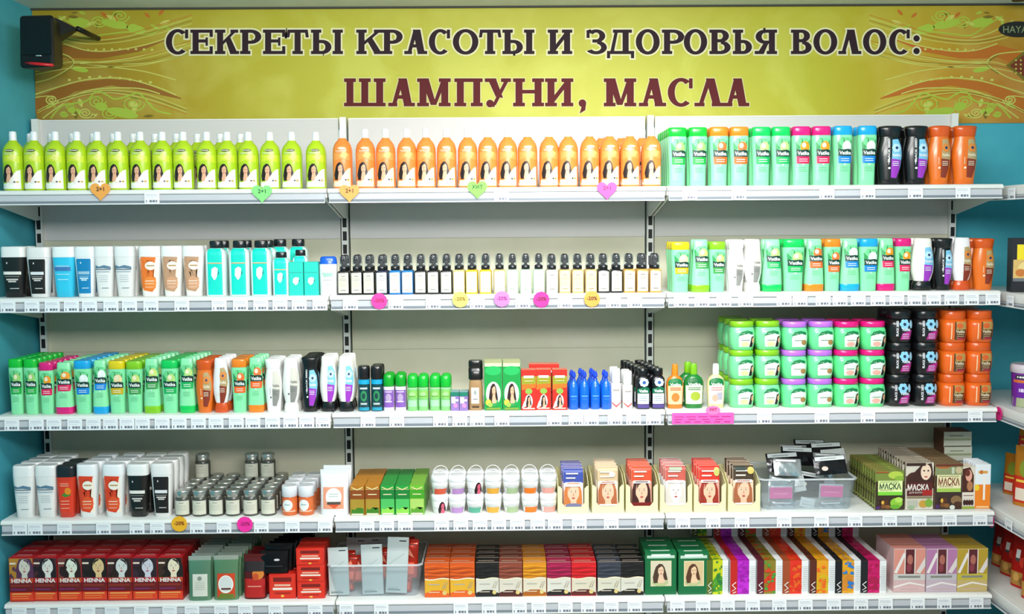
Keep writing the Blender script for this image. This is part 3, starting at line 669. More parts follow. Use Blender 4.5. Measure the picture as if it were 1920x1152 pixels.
p_peach = panelb('white_conditioner_bottle', '#f4f1ec', '#f4f3f0', swoosh('#c99a78', '#dca27c'))
p_red = panelb('white_shampoo_bottle', '#f0f0ee', '#eef0f2', swoosh('#e2431e', '#ea5524'))
p_redblk = panelb('red_shampoo_bottle', '#d8361a', '#1a1a20', [('p', [(-.36, .1), (.28, .1), (.36, .4), (.36, .72), (-.36, .72)], '#e23a1c'), ('p', [(-.2, .44), (.1, .52), (.3, .44), (.0, .40)], '#3f8a2c'), ('e', .14, .52, .16, .07, '#e88a1c')] + lines(-.24, .2, (.32, .26, .18, .62, .66), '#f6c8a8', .012))

# --- cyan bottles and cartons with a feather mark
def feather(v, s=1): return [('p', [(-.05*s, v-.11), (-.17*s, v-.03), (-.15*s, v+.09), (.0, v+.13), (.14*s, v+.10), (.10*s, v-.04), (.02*s, v-.10)], '#f6f4f0'), ('p', [(.10*s, v-.05), (.16*s, v+.05), (.14*s, v+.10), (.19*s, v+.02)], '#177d80')]
def cyanb(nm):
    ops = [('r', -.34, .02, .34, .86, '#0adcc8'), ('r', -.34, .585, .34, .60, '#f0a05a'), ('r', -.3, .60, .3, .605, '#f4e6c4')]+feather(.40)
    return bottle(nm, .060, .046, .165, [(0, .88, .88), (.012, .94, .94), (.55, .96, .96), (.74, .96, .96), (.80, .90, .9), (.84, .74, .74), (.865, .56, .56)], P('#e6f6f2'), 4.5,
                  [(.866, .60, .62), (.875, .64, .64), (.98, .62, .62), (1, .56, .56)], P('#15181c'), ops, capn=2.2, cat='bottle')
k_cyanb = cyanb('cyan_hair_oil_bottle')
k_cyans = cyanb('cyan_hair_oil_bottle')
k_cyanbox = carton('cyan_carton', .043, .043, .096, M('#1fd0bc', .4), [('r', -.46, .68, .46, .69, '#0c7c78')]+feather(.42, 1.4), top=M('#35dccb', .4))
# --- powder bottle
k_powder = bottle('baby_powder_bottle', .052, .036, .112, [(0, .88, .88), (.015, .95, .95), (.5, .97, .97), (.72, .98, .98), (.80, .97, .96)], P('#f1f1f3'), 3.0,
                  [(.802, .98, .97), (.84, .97, .95), (.95, .9, .86), (.99, .78, .72), (1, .6, .5)], P('#1f63d6'),
                  [('p', [(-.34, .58), (.30, .58), (.24, .48), (-.2, .46)], '#a8cdbf'), ('r', -.26, .38, .22, .40, '#b4b8c0'), ('p', [(-.2, .30), (0, .27), (.2, .31), (0, .24)], '#c4c8cc'), ('r', -.34, .63, .34, .65, '#d8e4ea')])
# --- pump spray bottles
def spray(name, body, label, line):
    W, D, H = .037, .030, .115
    def ex(k):
        m = P('#17171a'); g = MB()
        g.loft([(.60*H, .0095, .0095), (.615*H, .0125, .012), (.70*H, .0125, .012), (.715*H, .009, .009), (.74*H, .0045, .0045), (.80*H, .0045, .0045)], m, 2, 16)
        g.build('collar', k.root)
        h = MB(); h.loft([(.77*H, .006, .0055), (.78*H, .0105, .0095), (.90*H, .0105, .0095), (.97*H, .0085, .008), (1.0*H, .005, .006)], m, 2.4, 16, cy=-.001)
        h.box(-.0035, -.0150, .875*H, .0035, -.006, .935*H, m); h.tube([(0, -.0135, .905*H), (0, -.0165, .905*H)], .0014, P('#d8d8d8'), 8); h.build('spray_head', k.root)
        c = MB(); c.loft([(.70*H, .0142, .0135), (.955*H, .0135, .0130), (.975*H, .011, .011)], clear(body=.05), 2, 18, ends=False); c.build('clear_overcap', k.root)
    ops = [('r', -.41, .045, .41, .545, label), ('r', -.16, .46, .16, .475, line)]+lines(-.28, .28, (.40, .36), line, .006)+lines(-.3, .26, (.30, .27, .24, .21), '#bdb9a8', .004)+[('r', -.2, .11, .22, .122, line)]
    return bottle(name, W, D, H, [(0, .9, .88), (.01, .96, .95), (.55, .96, .95), (.585, .90, .88), (.605, .62, .6)], P(body), 5.5, None, None, ops, extra=ex)
SP = dict(black=spray('spray_bottle', '#141416', '#d6d3c2', '#77756a'), navy=spray('spray_bottle', '#1c2440', '#d3d6cf', '#6c7480'), blue=spray('spray_bottle', '#0f6fb4', '#d8d9d0', '#c08a6a'),
          yellow=spray('spray_bottle', '#e8c01a', '#f8f2d8', '#b0a070'), cream=spray('spray_bottle', '#dcc87a', '#f4efdc', '#a09878'), green=spray('spray_bottle', '#b9dcb6', '#dcecd2', '#8aa088'),
          clear=spray('spray_bottle', '#c9c6b6', '#dedbcc', '#3c3a34'), amber=spray('spray_bottle', '#d9b878', '#e9d9a8', '#8a7a54'), gold=spray('spray_bottle', '#c99a4a', '#e8dcc4', '#4a3c28'))
# --- deodorants
def deo(name, W, H, body, cap, ops, split=.70, dome=False):
    cp = [(split, .97, .97), (split+.01, 1, 1), (.93, 1, 1), (.985, .93, .93), (1, .8, .8)] if not dome else [(split, .94, .94), (split+.02, 1, 1), (.88, .98, .98), (.95, .88, .88), (.99, .6, .6), (1, .3, .3)]
    return bottle(name, W, W*.92, H, [(0, .93, .93), (.012, .98, .98), (split-.01, .98, .98)], P(body), 2.2, cp, P(cap), ops, capn=2.2)
k_deoteal = deo('deodorant_can', .037, .135, '#15414a', '#161014', [('r', -.42, 0.02, .42, .09, '#2796b4'), ('r', -.46, .60, .46, .70, '#17a2cc'), ('e', 0, .34, .26, .12, '#2f8a52'), ('e', 0, .34, .14, .065, '#123c40'), ('r', -.3, .49, .3, .53, '#c9d4d4'), ('r', -.26, .15, .26, .19, '#b8c8c4')], .72)
k_deopur = deo('deodorant_stick', .033, .110, '#f0e8f2', '#10a026', [('r', -.46, .10, .46, .56, '#8a5cb4'), ('e', 0, .36, .26, .11, '#b7a0c4'), ('r', -.3, .24, .3, .27, '#e4d8ee'), ('r', -.34, .5, .34, .53, '#d8c4e4')], .66, True)
k_deogrn = deo('deodorant_stick', .033, .105, '#86cf7c', '#16b834', [('r', -.46, .36, .46, .56, '#8cc860'), ('e', 0, .46, .28, .06, '#a8d890'), ('r', -.4, .12, .4, .30, '#a9dcae'), ('r', -.3, .40, .3, .42, '#4a9a3c')]+[('r', -.4+.1*q, .61, -.36+.1*q, .655, '#d6f0d8') for q in range(9)], .66, True)
k_violetbox = carton('violet_carton', .024, .024, .052, M('#8f74b4', .45), [('r', -.5, .78, .5, 1, '#147a62'), ('r', -.42, .40, .05, .74, '#f0eef2'), ('r', -.1, .50, .42, .62, '#d8cfe4'), ('e', .05, .28, .26, .12, '#d88ac4')], top=M('#9cc0c4', .4))
# --- brown glass bottle with a black cap
k_brown = bottle('brown_oil_bottle', .043, .036, .145, [(0, .93, .93), (.012, .98, .98), (.42, .97, .97), (.55, .90, .9), (.62, .80, .8)], P('#a88358'), 4, [(.62, .97, .97), (.63, 1, 1), (.84, 1, 1), (.845, .94, .94), (.86, .94, .94), (.865, 1, 1), (.98, .98, .98), (1, .9, .9)], P('#141311'),
                 [('r', -.30, .14, .24, .46, '#efebe2'), ('r', -.24, .055, .24, .09, '#4a3524'), ('e', -.03, .36, .10, .045, '#9ba4a0'), ('r', -.18, .22, .14, .24, '#8d8c84')], capn=3)
# --- cartons with an oval portrait
k_greenbox = carton('green_hair_oil_carton', .053, .052, .140, M('#0f9a44', .4),
                    [('r', -.48, .93, .48, 1, '#d9dfae'), ('e', 0, .84, .46, .10, '#1eb45a'), ('e', 0, .35, .42, .26, '#d9efd2'), ('e', 0, .35, .37, .235, '#eef4ea')]+face(.0, .36, .55, .42, '#2a1210', '#ecb692', '#2c9a50')+[('e', -.28, .17, .16, .07, '#d8c04a'), ('e', -.18, .12, .14, .05, '#9ec050'), ('r', -.4, .015, .4, .06, '#7a9a3a')], top=M('#c9cf9a', .5))
k_redbox = carton('red_hair_oil_carton', .045, .045, .120, M('#d8281c', .4),
                  [('r', -.48, .62, .48, .84, '#9a9a22'), ('p', [(-.48, .50), (.48, .56), (.48, .66), (-.48, .64)], '#c8701c'), ('r', -.34, .80, .34, .86, '#f2f0ea'), ('e', 0, .47, .24, .07, '#8cb44a'), ('e', 0, .22, .26, .17, '#f6efe6')]+face(.0, .22, .40, .30, '#23100e', '#e8ae8c')+[('p', [(-.48, .05), (-.3, .24), (-.18, .10)], '#f4f0ea'), ('r', -.4, .03, .4, .06, '#f4c8b8'), ('r', -.3, .72, .3, .735, '#e8e4a8')], top=M('#e88a70', .4))
# --- small blue and white sprays
def nozzle(m, H, z):
    def ex(k):
        g = MB(); g.loft([(z*H, .0055, .0055), ((z+.06)*H, .0055, .0055), ((z+.065)*H, .0035, .0035), ((z+.10)*H, .0035, .0035)], m, 2, 14); g.build('collar', k.root)
        h = MB(); h.loft([((z+.095)*H, .0062, .006), ((z+.17)*H, .0062, .006), (H, .0035, .005)], m, 2.3, 14); h.box(-.0028, -.0105, (z+.11)*H, .0028, -.004, (z+.16)*H, m); h.build('spray_head', k.root)
    return ex
k_bluesp = bottle('blue_spray_bottle', .029, .029, .112, [(0, .86, .86), (.02, .97, .97), (.40, .97, .97), (.58, .92, .92), (.68, .74, .74), (.74, .48, .48), (.76, .4, .4)], P('#1268e0'), 2, None, None, [('r', -.3, .34, .3, .37, '#6aa4ec'), ('r', -.26, .27, .26, .285, '#4a8ae4')], extra=nozzle(P('#1a48d8'), .112, .755))
k_whitesp = bottle('white_spray_bottle', .030, .030, .125, [(0, .9, .9), (.015, .97, .97), (.58, .97, .97), (.63, .9, .9), (.655, .6, .6)], P('#f2efec'), 2.2, [(.656, .82, .82), (.67, .86, .86), (.97, .82, .82), (1, .74, .74)], P('#f4f3f2'),
                   [('r', -.36, .02, .36, .54, '#f1eeeb'), ('r', -.28, .45, .28, .49, '#b0a49c'), ('p', [(-.42, .18), (0, .10), (.42, .18), (.36, .13), (0, .04), (-.36, .13)], '#d4686a'), ('r', -.2, .36, .2, .37, '#c8beb8')])
# --- oil bottles
def oil(name, body, cap, top, mid, ops2=(), W=.056, H=.130, capw=.34):
    ops = [('p', [(-.40, .10), (.40, .10), (.42, .5), (.34, .60), (-.34, .60), (-.42, .5)], mid), ('e', 0, .60, .40, .09, top), ('r', -.40, .52, .40, .60, top), ('t', '*Vatika', .0, .545, .62, .075, 0, '#f4f6f0')] + list(ops2)
    return bottle(name, W, .034, H, [(0, .78, .8), (.015, .84, .88), (.2, .92, .95), (.5, 1, 1), (.60, .95, .95), (.68, .78, .82), (.73, .5, .6), (.755, .36, .46)], P(body), 2.4,
                  [(.755, capw, capw*1.4), (.77, capw+.03, capw*1.5), (.96, capw, capw*1.4), (1, capw*.8, capw*1.2)], P(cap), ops)
o_orange = oil('orange_hair_oil_bottle', '#e07a1c', '#f08a1c', '#0e7a3c', '#f0d0a4', lines(-.3, .3, (.46, .42), '#d8643a', .02)+[('e', 0, .26, .22, .1, '#e8843a')])
o_green = oil('green_hair_oil_bottle', '#0f7a2a', '#7cc01c', '#0c6a30', '#e6eed2', lines(-.3, .3, (.46, .42), '#3c7a3c', .016)+[('e', .05, .28, .24, .1, '#a8bc3c')])
o_clear = oil('yellow_hair_oil_bottle', '#ecdc9c', '#f2f2f0', '#0e7a3c', '#f2e0d4', lines(-.3, .3, (.46, .41), '#d88a8c', .02)+[('r', .0, .2, .3, .36, '#b8b4c4'), ('e', -.1, .24, .16, .08, '#e8b49a')])
o_black = bottle('black_seed_oil_bottle', .042, .036, .125, [(0, .9, .9), (.015, .97, .97), (.6, .98, .98), (.74, .94, .94), (.80, .7, .7), (.82, .58, .58)], P('#0e0d14'), 3.2, [(.822, .66, .66), (.83, .72, .72), (.98, .7, .7), (1, .6, .6)], P('#0c0c10'),
                 [('e', .05+.2*math.cos(a*.785), .66+.065*math.sin(a*.785), .13, .042, '#cfe6f6') for a in range(8)]+[('e', .05, .66, .12, .04, '#2a5aa0'), ('p', [(-.42, .40), (.40, .40), (.42, .52), (.1, .56), (-.42, .50)], '#10704c'), ('t', '*Vatika', 0, .455, .62, .075, 0, '#f2f6f4'), ('r', -.40, .13, .38, .39, '#e9eef0')]+lines(-.3, .26, (.31, .26, .21), '#8aa0a8', .016)+[('r', -.4, .03, .4, .12, '#5a4a8c')])
# --- jars of hair mask
def jar(name, body, lid, ops, lidh=.2, W=.078, H=.088, n=3.2, b=None):
    pr = [(0, .80, .80), (.02, .88, .88), (.25, .97, .97), (.55, 1, 1), (.74, .93, .93), (1-lidh-.01, .86, .86)]
    return bottle(name, W, W*.96, H, pr, P(body), n, [(1-lidh, .90, .90), (1-lidh+.015, .94, .94), (.97, .93, .93), (1, .88, .88)], P(lid), ops, cat='jar', capn=2.4, seg=32)
def mintlab(pic, acc): return [('p', [(-.18, .12), (.36, .12), (.42, .45), (.36, .62), (-.14, .62), (-.2, .4)], '#dff2e0'), ('p', [(-.22, .50), (-.10, .64), (.14, .69), (.34, .64), (.42, .52), (.2, .57), (0, .54)], '#0d7a44'), ('t', '*Vatika', .12, .535, .36, .105, 0, '#f6faf4'),
                         ('r', -.10, .34, .22, .36, '#4a6a4a'), ('e', .05, .22, .16, .09, acc)]+pic
HAIRP = [('p', [(.22, .12), (.34, .12), (.40, .50), (.30, .46)], '#1c0d0c'), ('e', .37, .34, .05, .10, '#e8b08c')]
j_lime = jar('hair_mask_jar', '#7ce89c', '#84c41c', mintlab(HAIRP, '#d8e0a0'))
j_lilac = jar('hair_mask_jar', '#6ee498', '#c070e4', mintlab([('e', .28, .28, .11, .09, '#a8824a')], '#f0e4e0'))
j_pink = jar('hair_mask_jar', '#62e28e', '#e4107c', mintlab(HAIRP, '#eeb0a0'))
j_black = jar('black_hair_mask_jar', '#100f12', '#131215', [('e', .08+.12*math.cos(a), .58+.10*math.sin(a), .08, .065, '#8ecdea') for a in (0, 1.05, 2.1, 3.14, 4.2, 5.2)]+[('e', .08, .58, .06, .05, '#1a3050'), ('e', .34, .58, .06, .13, '#9fc4dc'), ('p', [(-.08, .10), (.30, .10), (.38, .40), (.0, .30)], '#b02488'), ('t', '*Vatika', .14, .42, .34, .10, 0, '#dfeaf4'), ('t', '*BLACK SEED', -.20, .45, .48, .09, 90, '#ececf0')]+lines(.0, .26, (.26, .2, .14), '#e2c8e0', .02), .26, H=.092)
j_amber = jar('orange_hair_mask_jar', '#e8651a', '#dc5a14', [('r', -.08, .10, .38, .66, '#5a3a1c'), ('r', -.02, .42, .38, .66, '#b89a58'), ('e', .12, .54, .13, .09, '#d8642c'), ('t', '*Vatika', .14, .36, .36, .10, 0, '#e8d8b4'), ('r', -.22, .12, -.18, .62, '#f4d0a4')]+lines(.0, .3, (.26, .2, .14), '#d8b894', .018)+[('r', .05, .10, .38, .17, '#a83040')], .26, H=.092)
# --- small glass jars with metal lids
k_glass = bottle('glass_jar', .048, .048, .076, [(0, .90, .90), (.03, .97, .97), (.66, .97, .97), (.72, .88, .88), (.75, .82, .82)], P('#4a4a42'), 2, [(.74, .86, .86), (.75, .90, .90), (.96, .90, .90), (.985, .87, .87), (1, .80, .80)], M('#c9cac4', .25, 0.85),
                 [('r', -.42, .08, .42, .62, '#dbd8c6'), ('r', -.15, .52, .15, .55, '#9a988a')]+lines(-.3, .3, (.44, .40, .36, .30, .26), '#b2b0a0', .008), cat='jar', seg=24)
k_scrub = bottle('scrub_jar', .048, .048, .082, [(0, .92, .92), (.03, .97, .97), (.58, .97, .97), (.63, .9, .9)], P('#d96a34'), 2, [(.63, .95, .95), (.64, 1, 1), (.97, .98, .98), (1, .92, .92)], P('#e6e8ec'), [('r', -.46, .10, .46, .56, '#e0743c'), ('e', -.08, .36, .32, .19, '#eef0ee'), ('r', -.26, .36, .1, .39, '#8fb4ac'), ('r', -.4, .14, .4, .17, '#f2d4c0')], cat='jar', seg=24)
# --- pouches
def pouch(name, W, D, H, mat, ops, strip=None):
    k = Kind(name, W, D, H, 'pouch'); KINDS.append(k)
    pr = [(0, .96, 1.0), (.03, .985, 1.0), (.25, .97, .92), (.6, .965, .6), (.86, .975, .22), (.90, .985, .06), (1.0, .985, .05)]
    p = [(z*H, a*W/2, b*D/2) for z, a, b in pr]
    MB().loft(p[:6], mat, 3.2, 28).build('pouch_body', k.root)
    MB().loft(p[5:], strip or mat, 3.2, 28).build('seal_strip', k.root)
    def surf(x, z, off):
        for (z0, a0, b0), (z1, a1, b1) in zip(p, p[1:]):
            if z0 <= z <= z1: t = (z-z0)/(z1-z0); a = a0+(a1-a0)*t; b = b0+(b1-b0)*t; break
        q = min(abs(x)/a, .98); return (x, -b*(1-q**3.2)**(1/3.2)-off*1.5, z)
    printing(ops, W, H, surf, curved=True, zc=[q[0] for q in p]).build('printed_label', k.root)
    return k
k_whitep = pouch('white_pouch', .086, .05, .128, M('#e4e8ec', .35), [('r', -.38, .14, .32, .62, '#e79a78'), ('e', -.02, .40, .27, .20, '#eef2ee'), ('r', -.24, .24, .22, .30, '#4a4038'), ('p', [(-.2, .24), (.18, .24), (.0, .15)], '#e2542c'), ('r', -.18, .46, .14, .475, '#a4c0b8'), ('r', -.18, .41, .14, .425, '#a4c0b8')])
k_greenp = pouch('green_pouch', .060, .022, .120, M('#6f9a7c', .2, .5), [('r', -.30, .10, .34, .60, '#d8d9cc'), ('e', 0, .50, .10, .05, '#8a948a')]+lines(-.2, .24, (.42, .38, .34, .3, .26), '#a8ab9c', .008), strip=M('#c2ccc2', .2, .6))
k_greenp2 = pouch('green_pouch', .060, .022, .120, M('#6f9a72', .2, .5), [('r', -.34, .04, .36, .60, '#d2421c'), ('p', [(-.34, .04), (.36, .04), (.3, .14), (-.2, .16)], '#6a7a2c'), ('e', .0, .36, .30, .20, '#f0efe4'), ('e', .0, .37, .25, .17, '#d6dad6'), ('r', -.18, .24, .2, .28, '#5a2c1c')], strip=M('#c2ccbe', .2, .6))
# --- herbal cartons
def herb(c1, c2, c3, c4, top): return carton('herbal_carton', .044, .044, .086, M(c1, .35), [('r', -.5, .54, .5, .86, c2), ('r', -.47, .03, .47, .54, c3), ('p', [(-.46, .05), (-.4, .22), (-.2, .18), (0, .26), (.2, .17), (.42, .24), (.46, .05)], c4), ('p', [(-.4, .93), (.0, .84), (.4, .93), (.4, .96), (0, .88), (-.4, .96)], '#e8d89a'), ('r', -.46, .86, .46, .875, '#d8c88a'), ('r', -.3, .68, .3, .71, '#e6dcae'), ('r', -.4, .01, .4, .06, '#e8e4c8')], top=M(top, .35))
h_amber = herb('#b4741c', '#8a4410', '#a88a2c', '#3c7a1c', '#d08a2c')
h_green = herb('#1f9a3c', '#0d7a30', '#4cb85c', '#8cd04c', '#2fa044')
h_lime = herb('#66b42c', '#3f9a1c', '#a8cc64', '#5a9a2c', '#86c044')
# --- small tubs with a string handle
def tub(col):
    H = .058
    def ex(k):
        g = MB(); pts = [(.024*math.cos(a), .002*math.sin(a*2), H*.80+.026*math.sin(a)) for a in [math.pi*q/14 for q in range(15)]]
        g.tube(pts, .0011, P('#f0f0f0'), 6); g.build('handle', k.root)
    return bottle('balm_tub', .052, .052, H, [(0, .70, .70), (.02, .78, .78), (.40, .94, .94), (.60, 1, 1), (.66, 1, 1)], P('#f1f0ee'), 2.1, [(.66, 1, 1), (.67, 1.03, 1.03), (.90, 1.02, 1.02), (.96, .96, .96), (1, .86, .86)], P('#f4f4f5'),
                  [('r', -.40, .03, .40, .36, col), ('r', -.40, .42, .40, .33, '#c9cbc8'), ('r', -.3, .48, .3, .50, '#b8bcb8'), ('r', -.3, .42, .3, .43, '#d0d2d0')], cat='tub', extra=ex, seg=26)
TUBC = ['#d8583c', '#b88ac4', '#5aa890', '#e8a83a', '#a8bc90', '#f07818', '#eaa49a']
TB = [tub(c) for c in TUBC]
tub_face = bottle('balm_tub', .052, .052, .058, [(0, .70, .70), (.02, .78, .78), (.40, .94, .94), (.60, 1, 1), (.66, 1, 1)], P('#f1f0ee'), 2.1, [(.66, 1, 1), (.67, 1.03, 1.03), (.90, 1.02, 1.02), (.96, .96, .96), (1, .86, .86)], P('#f4f4f5'), face(.12, .34, .5, .62, '#241010', '#e0607c')+[('r', -.4, .3, -.1, .33, '#c8c8c8')], cat='tub', seg=26)
# --- packets of powder dye, and their card trays
def packet(name, top, bg, hairc, bands, W=.058, H=.118, D=.010, skin='#f0bfa0', edge=None):
    k = Kind(name, W, D, H, 'packet'); KINDS.append(k)
    pr = [(0, .97, .06), (.05, .985, .10), (.09, .985, .7), (.5, .97, 1), (.90, .985, .7), (.95, .985, .10), (1, .97, .06)]
    p = [(z*H, a*W/2, b*D/2) for z, a, b in pr]
    MB().loft(p, M(edge or bg, .3), 5, 24).build('packet_body', k.root)
    def surf(x, z, off):
        for (z0, a0, b0), (z1, a1, b1) in zip(p, p[1:]):
            if z0 <= z <= z1+1e-9: t = (z-z0)/(z1-z0); a = a0+(a1-a0)*t; b = b0+(b1-b0)*t; break
        q = min(abs(x)/a, .97); return (x, -b*(1-q**5)**(.2)-off*1.5, z)
    ops = [('r', -.48, .66, .48, .99, top), ('r', -.47, .10, .47, .66, bg)]+closeup(-.02, .41, .90, .56, hairc, skin, fs=1.08)+[('r', -.40, .62, .40, .68, '#f3f0ea'), ('r', -.3, .64, .3, .66, hairc), ('r', -.42, .13, .42, .17, '#f4eee8'), ('r', -.36, .76, .1, .79, '#f6e8d8'), ('r', -.36, .86, .24, .89, '#f6e8d8')]+list(bands)
    printing(ops, W, H, surf, curved=True, zc=[q[0] for q in p]).build('printed_front', k.root)
    return k
pk_blue = packet('hair_colour_packet', '#3348a0', '#e8dfe4', '#d07a3c', [('r', -.42, .58, .3, .63, '#f2f2f6'), ('e', 0, .15, .4, .05, '#7a7a9c')], edge='#d8c4c4')
pk_tan = packet('hair_colour_packet', '#d0b48c', '#eadcc8', '#b4643c', [('e', .2, .82, .14, .06, '#efefe8')])
pk_red = packet('hair_colour_packet', '#d84a24', '#d8a08c', '#3c100c', [('r', -.46, .10, .46, .20, '#7a1416')])
pk_white = packet('hair_colour_packet', '#c85a4c', '#efeeec', '#d8d0c8', [('r', -.3, .90, .3, .97, '#a8b49a')], skin='#f4efec')
pk_scar = packet('hair_colour_packet', '#e0301c', '#e8a494', '#9a2c1c', [('e', .34, .86, .14, .1, '#c8c46a')])
pk_dark = packet('hair_colour_packet', '#463420', '#ecd0b4', '#a8623c', [('r', -.4, .88, .1, .97, '#24342c'), ('e', .34, .88, .16, .08, '#d8c064')])
def tray(W=.096, D=.17, Hh=.098):
    k = Kind('card_display_tray', W, D, Hh, 'display tray'); KINDS.append(k); c = M('#f2ebb4', .6); t = .0016
    b = MB(); b.box(-W/2, -D/2, 0, W/2, D/2, t, c)
    for s in (-1, 1):
        x0, x1 = (-W/2, -W/2+t) if s < 0 else (W/2-t, W/2)
        vs = [(x, y, z) for x in (x0, x1) for y, z in ((-D/2, 0), (D/2, 0), (D/2, Hh*1.12), (-D/2+.055, Hh*1.12), (-D/2, Hh*.88))]
        b.add(vs, [(0, 1, 2, 3, 4), (9, 8, 7, 6, 5)]+[(q, 5+q, 5+(q+1) % 5, (q+1) % 5) for q in range(5)], c)
    b.box(-W/2, D/2-t, 0, W/2, D/2, Hh*1.1, c); b.build('tray_body', k.root)
    f = MB(); e = W*.14; h0 = Hh*.22; y0, y1 = -D/2-.0002, -D/2+t
    for sg in (-1, 1):
        o = [(-W/2, 0), (-W/2+e, 0), (-W/2+e, Hh*.80), (-W/2+e*.5, Hh*.88), (-W/2, Hh*.88)]
        vs = [(x*-sg, y, z) for y in (y0, y1) for x, z in o]; fs = [(0, 1, 2, 3, 4), (9, 8, 7, 6, 5)]+[(q, 5+q, 5+(q+1) % 5, (q+1) % 5) for q in range(5)]
        f.add(vs, fs if sg < 0 else [g[::-1] for g in fs], c)
        vs = [(x*-sg, y, z) for y in (y0, y1) for x, z in ((-W/2+e, h0), (-W/2+e+.010, h0), (-W/2+e, h0+.012))]
        f.add(vs, [(0, 1, 2), (5, 4, 3), (1, 4, 5, 2)], c)
    f.box(-W/2+e, y0, 0, W/2-e, y1, h0, c); f.build('front_panel', k.root)
    return k
k_tray = tray()
# --- sachets standing in rows: ground-coffee-like hair masks with big Cyrillic words
def mask(name, ops, edge): 
    k = Kind(name, .086, .013, .116, 'packet'); KINDS.append(k); W, D, H = .086, .013, .116
    MB().rbox(-W/2, -D/2, 0, W/2, D/2, H, M(edge, .4), .0022).build('packet_body', k.root)
    printing(ops, W*.98, H*.98, lambda x, z, o: (x, -D/2-o, z+H*.01)).build('printed_front', k.root)
    e = printing(splash(['#3c4a14', '#a8b848', '#4a3a1c', '#b8c45a', '#2c3410', '#d8d48a'], -.46, .02, .46, .98, 20, len(ops), .42, .12), D, H, lambda x, z, o: (-W/2-o, -x, z)); e.build('printed_side', k.root)
    return k
def nuts(): return [('e', -.30, .12, .12, .07, '#3a1c14'), ('e', -.16, .20, .11, .06, '#5a3018'), ('e', -.30, .23, .08, .04, '#2a1410'), ('e', -.2, .09, .1, .05, '#7a4a24'), ('e', -.24, .19, .05, .05, '#e0b040'), ('e', -.4, .06, .08, .04, '#4a2468'), ('e', -.06, .08, .1, .05, '#8a5a2c')]
mk_green = mask('hair_mask_packet', [('r', -.5, 0, .5, 1, '#3c2c1c'), ('r', -.5, .74, .5, 1, '#7a8a3c'), ('e', .2, .9, .26, .1, '#b4cc4c'), ('e', .32, .82, .16, .06, '#8cb43c')]+nuts()+[('e', .24, .18, .22, .13, '#8cc43c'), ('e', .32, .26, .14, .07, '#b4dc5c'), ('e', .2, .08, .18, .06, '#6aa82c'),
                ('r', -.42, .38, .44, .76, '#e4f0a8'), ('r', -.42, .38, .44, .47, '#7cd03c'), ('t', '*МАСКА', .01, .615, .76, .17, 0, '#103c24'), ('t', 'ДЛЯ ВОЛОС', -.12, .505, .46, .04, 0, '#24401c'), ('r', -.36, .72, .3, .735, '#6a8a3c'), ('r', -.5, .965, -.05, 1, '#a8552a')], '#77803c')
mk_brown = mask('hair_mask_packet', [('r', -.5, 0, .5, 1, '#d8d0c0'), ('r', -.5, .45, .5, .72, '#4a2018'), ('e', -.22, .66, .26, .14, '#4a281c')]+[('p', [(-.4, .5), (-.42, .66), (-.2, .8), (.06, .96), (.42, .99), (.48, .8), (.48, .5)], '#40201a'), ('e', .22, .80, .19, .17, '#f2d6bc'), ('e', .15, .83, .035, .018, '#2c1812'), ('e', .3, .83, .035, .018, '#2c1812'), ('e', .22, .70, .07, .016, '#c05a50'),
                ('r', -.46, .29, .46, .58, '#58201c'), ('t', '*МАСКА', -.05, .475, .78, .14, 0, '#f4ede4'), ('t', 'ДЛЯ ВОЛОС', -.12, .36, .52, .045, 0, '#f0e4d8'), ('r', .1, .30, .46, .42, '#a82420'), ('r', -.46, .24, .46, .28, '#8a7a5a'), ('r', -.44, .05, -.06, .2, '#b8b8a8'), ('e', .14, .12, .16, .08, '#c89a3c'), ('e', .34, .14, .14, .09, '#7aa83c'), ('e', -.3, .05, .14, .04, '#9ab08a'), ('r', -.5, .94, .2, 1, '#3a221c')], '#9c8f7c')
mk_olive = mask('hair_mask_packet', [('r', -.5, 0, .5, 1, '#3c2a24'), ('r', -.5, .74, .5, 1, '#8a9468'), ('e', -.2, .94, .26, .05, '#b46a34'), ('e', .36, .86, .12, .08, '#c8b890'), ('r', .1, .78, .2, .92, '#c4ccb4')]+nuts()+[('e', .28, .2, .2, .1, '#8a6a44'), ('e', .34, .1, .16, .07, '#4a2c1c'), ('e', .14, .04, .1, .05, '#d8dcd0'),
                ('r', -.44, .38, .44, .76, '#ece4b4'), ('r', -.44, .38, .44, .46, '#a8c858'), ('t', '*МАСКА', .0, .61, .78, .18, 0, '#7a2a1c'), ('t', 'ДЛЯ ВОЛОС', -.1, .50, .5, .04, 0, '#5a4a2c'), ('r', -.38, .72, .36, .735, '#8a8a5a'), ('r', -.5, .95, .5, 1, '#6a3420')], '#7a5c40')
mk_nutty = mask('hair_mask_packet', [('r', -.5, 0, .5, 1, '#ded4c4'), ('p', [(-.5, .4), (-.5, .96), (.1, 1), (.4, .8), (.4, .4)], '#4a2014'), ('e', .0, .80, .26, .14, '#e8a894'), ('e', -.1, .86, .2, .08, '#6a2c1c'), ('e', .1, .55, .24, .12, '#b47a54'), ('r', -.5, .26, .5, .38, '#e8dcd0'), ('r', -.4, .31, .4, .33, '#7a5a44')]+[('e', -.3+.2*q, .15, .12, .07, '#3c1c14') for q in range(4)]+[('r', -.5, 0, .5, .06, '#9aa83c')], '#d8ccb4')
mk_orange = mask('hair_balm_packet', [('r', -.5, 0, .5, .55, '#f0841c'), ('r', -.5, .55, .5, 1, '#e8ecf0'), ('r', -.3, .8, .3, .86, '#e0a04a'), ('e', -.1, .83, .1, .05, '#c8742c'), ('e', -.38, .48, .16, .07, '#f4d02c'), ('r', .02, .2, .16, .72, '#f6ede0'), ('r', -.4, .02, .4, .06, '#f4c88c')], '#e4e8ec')
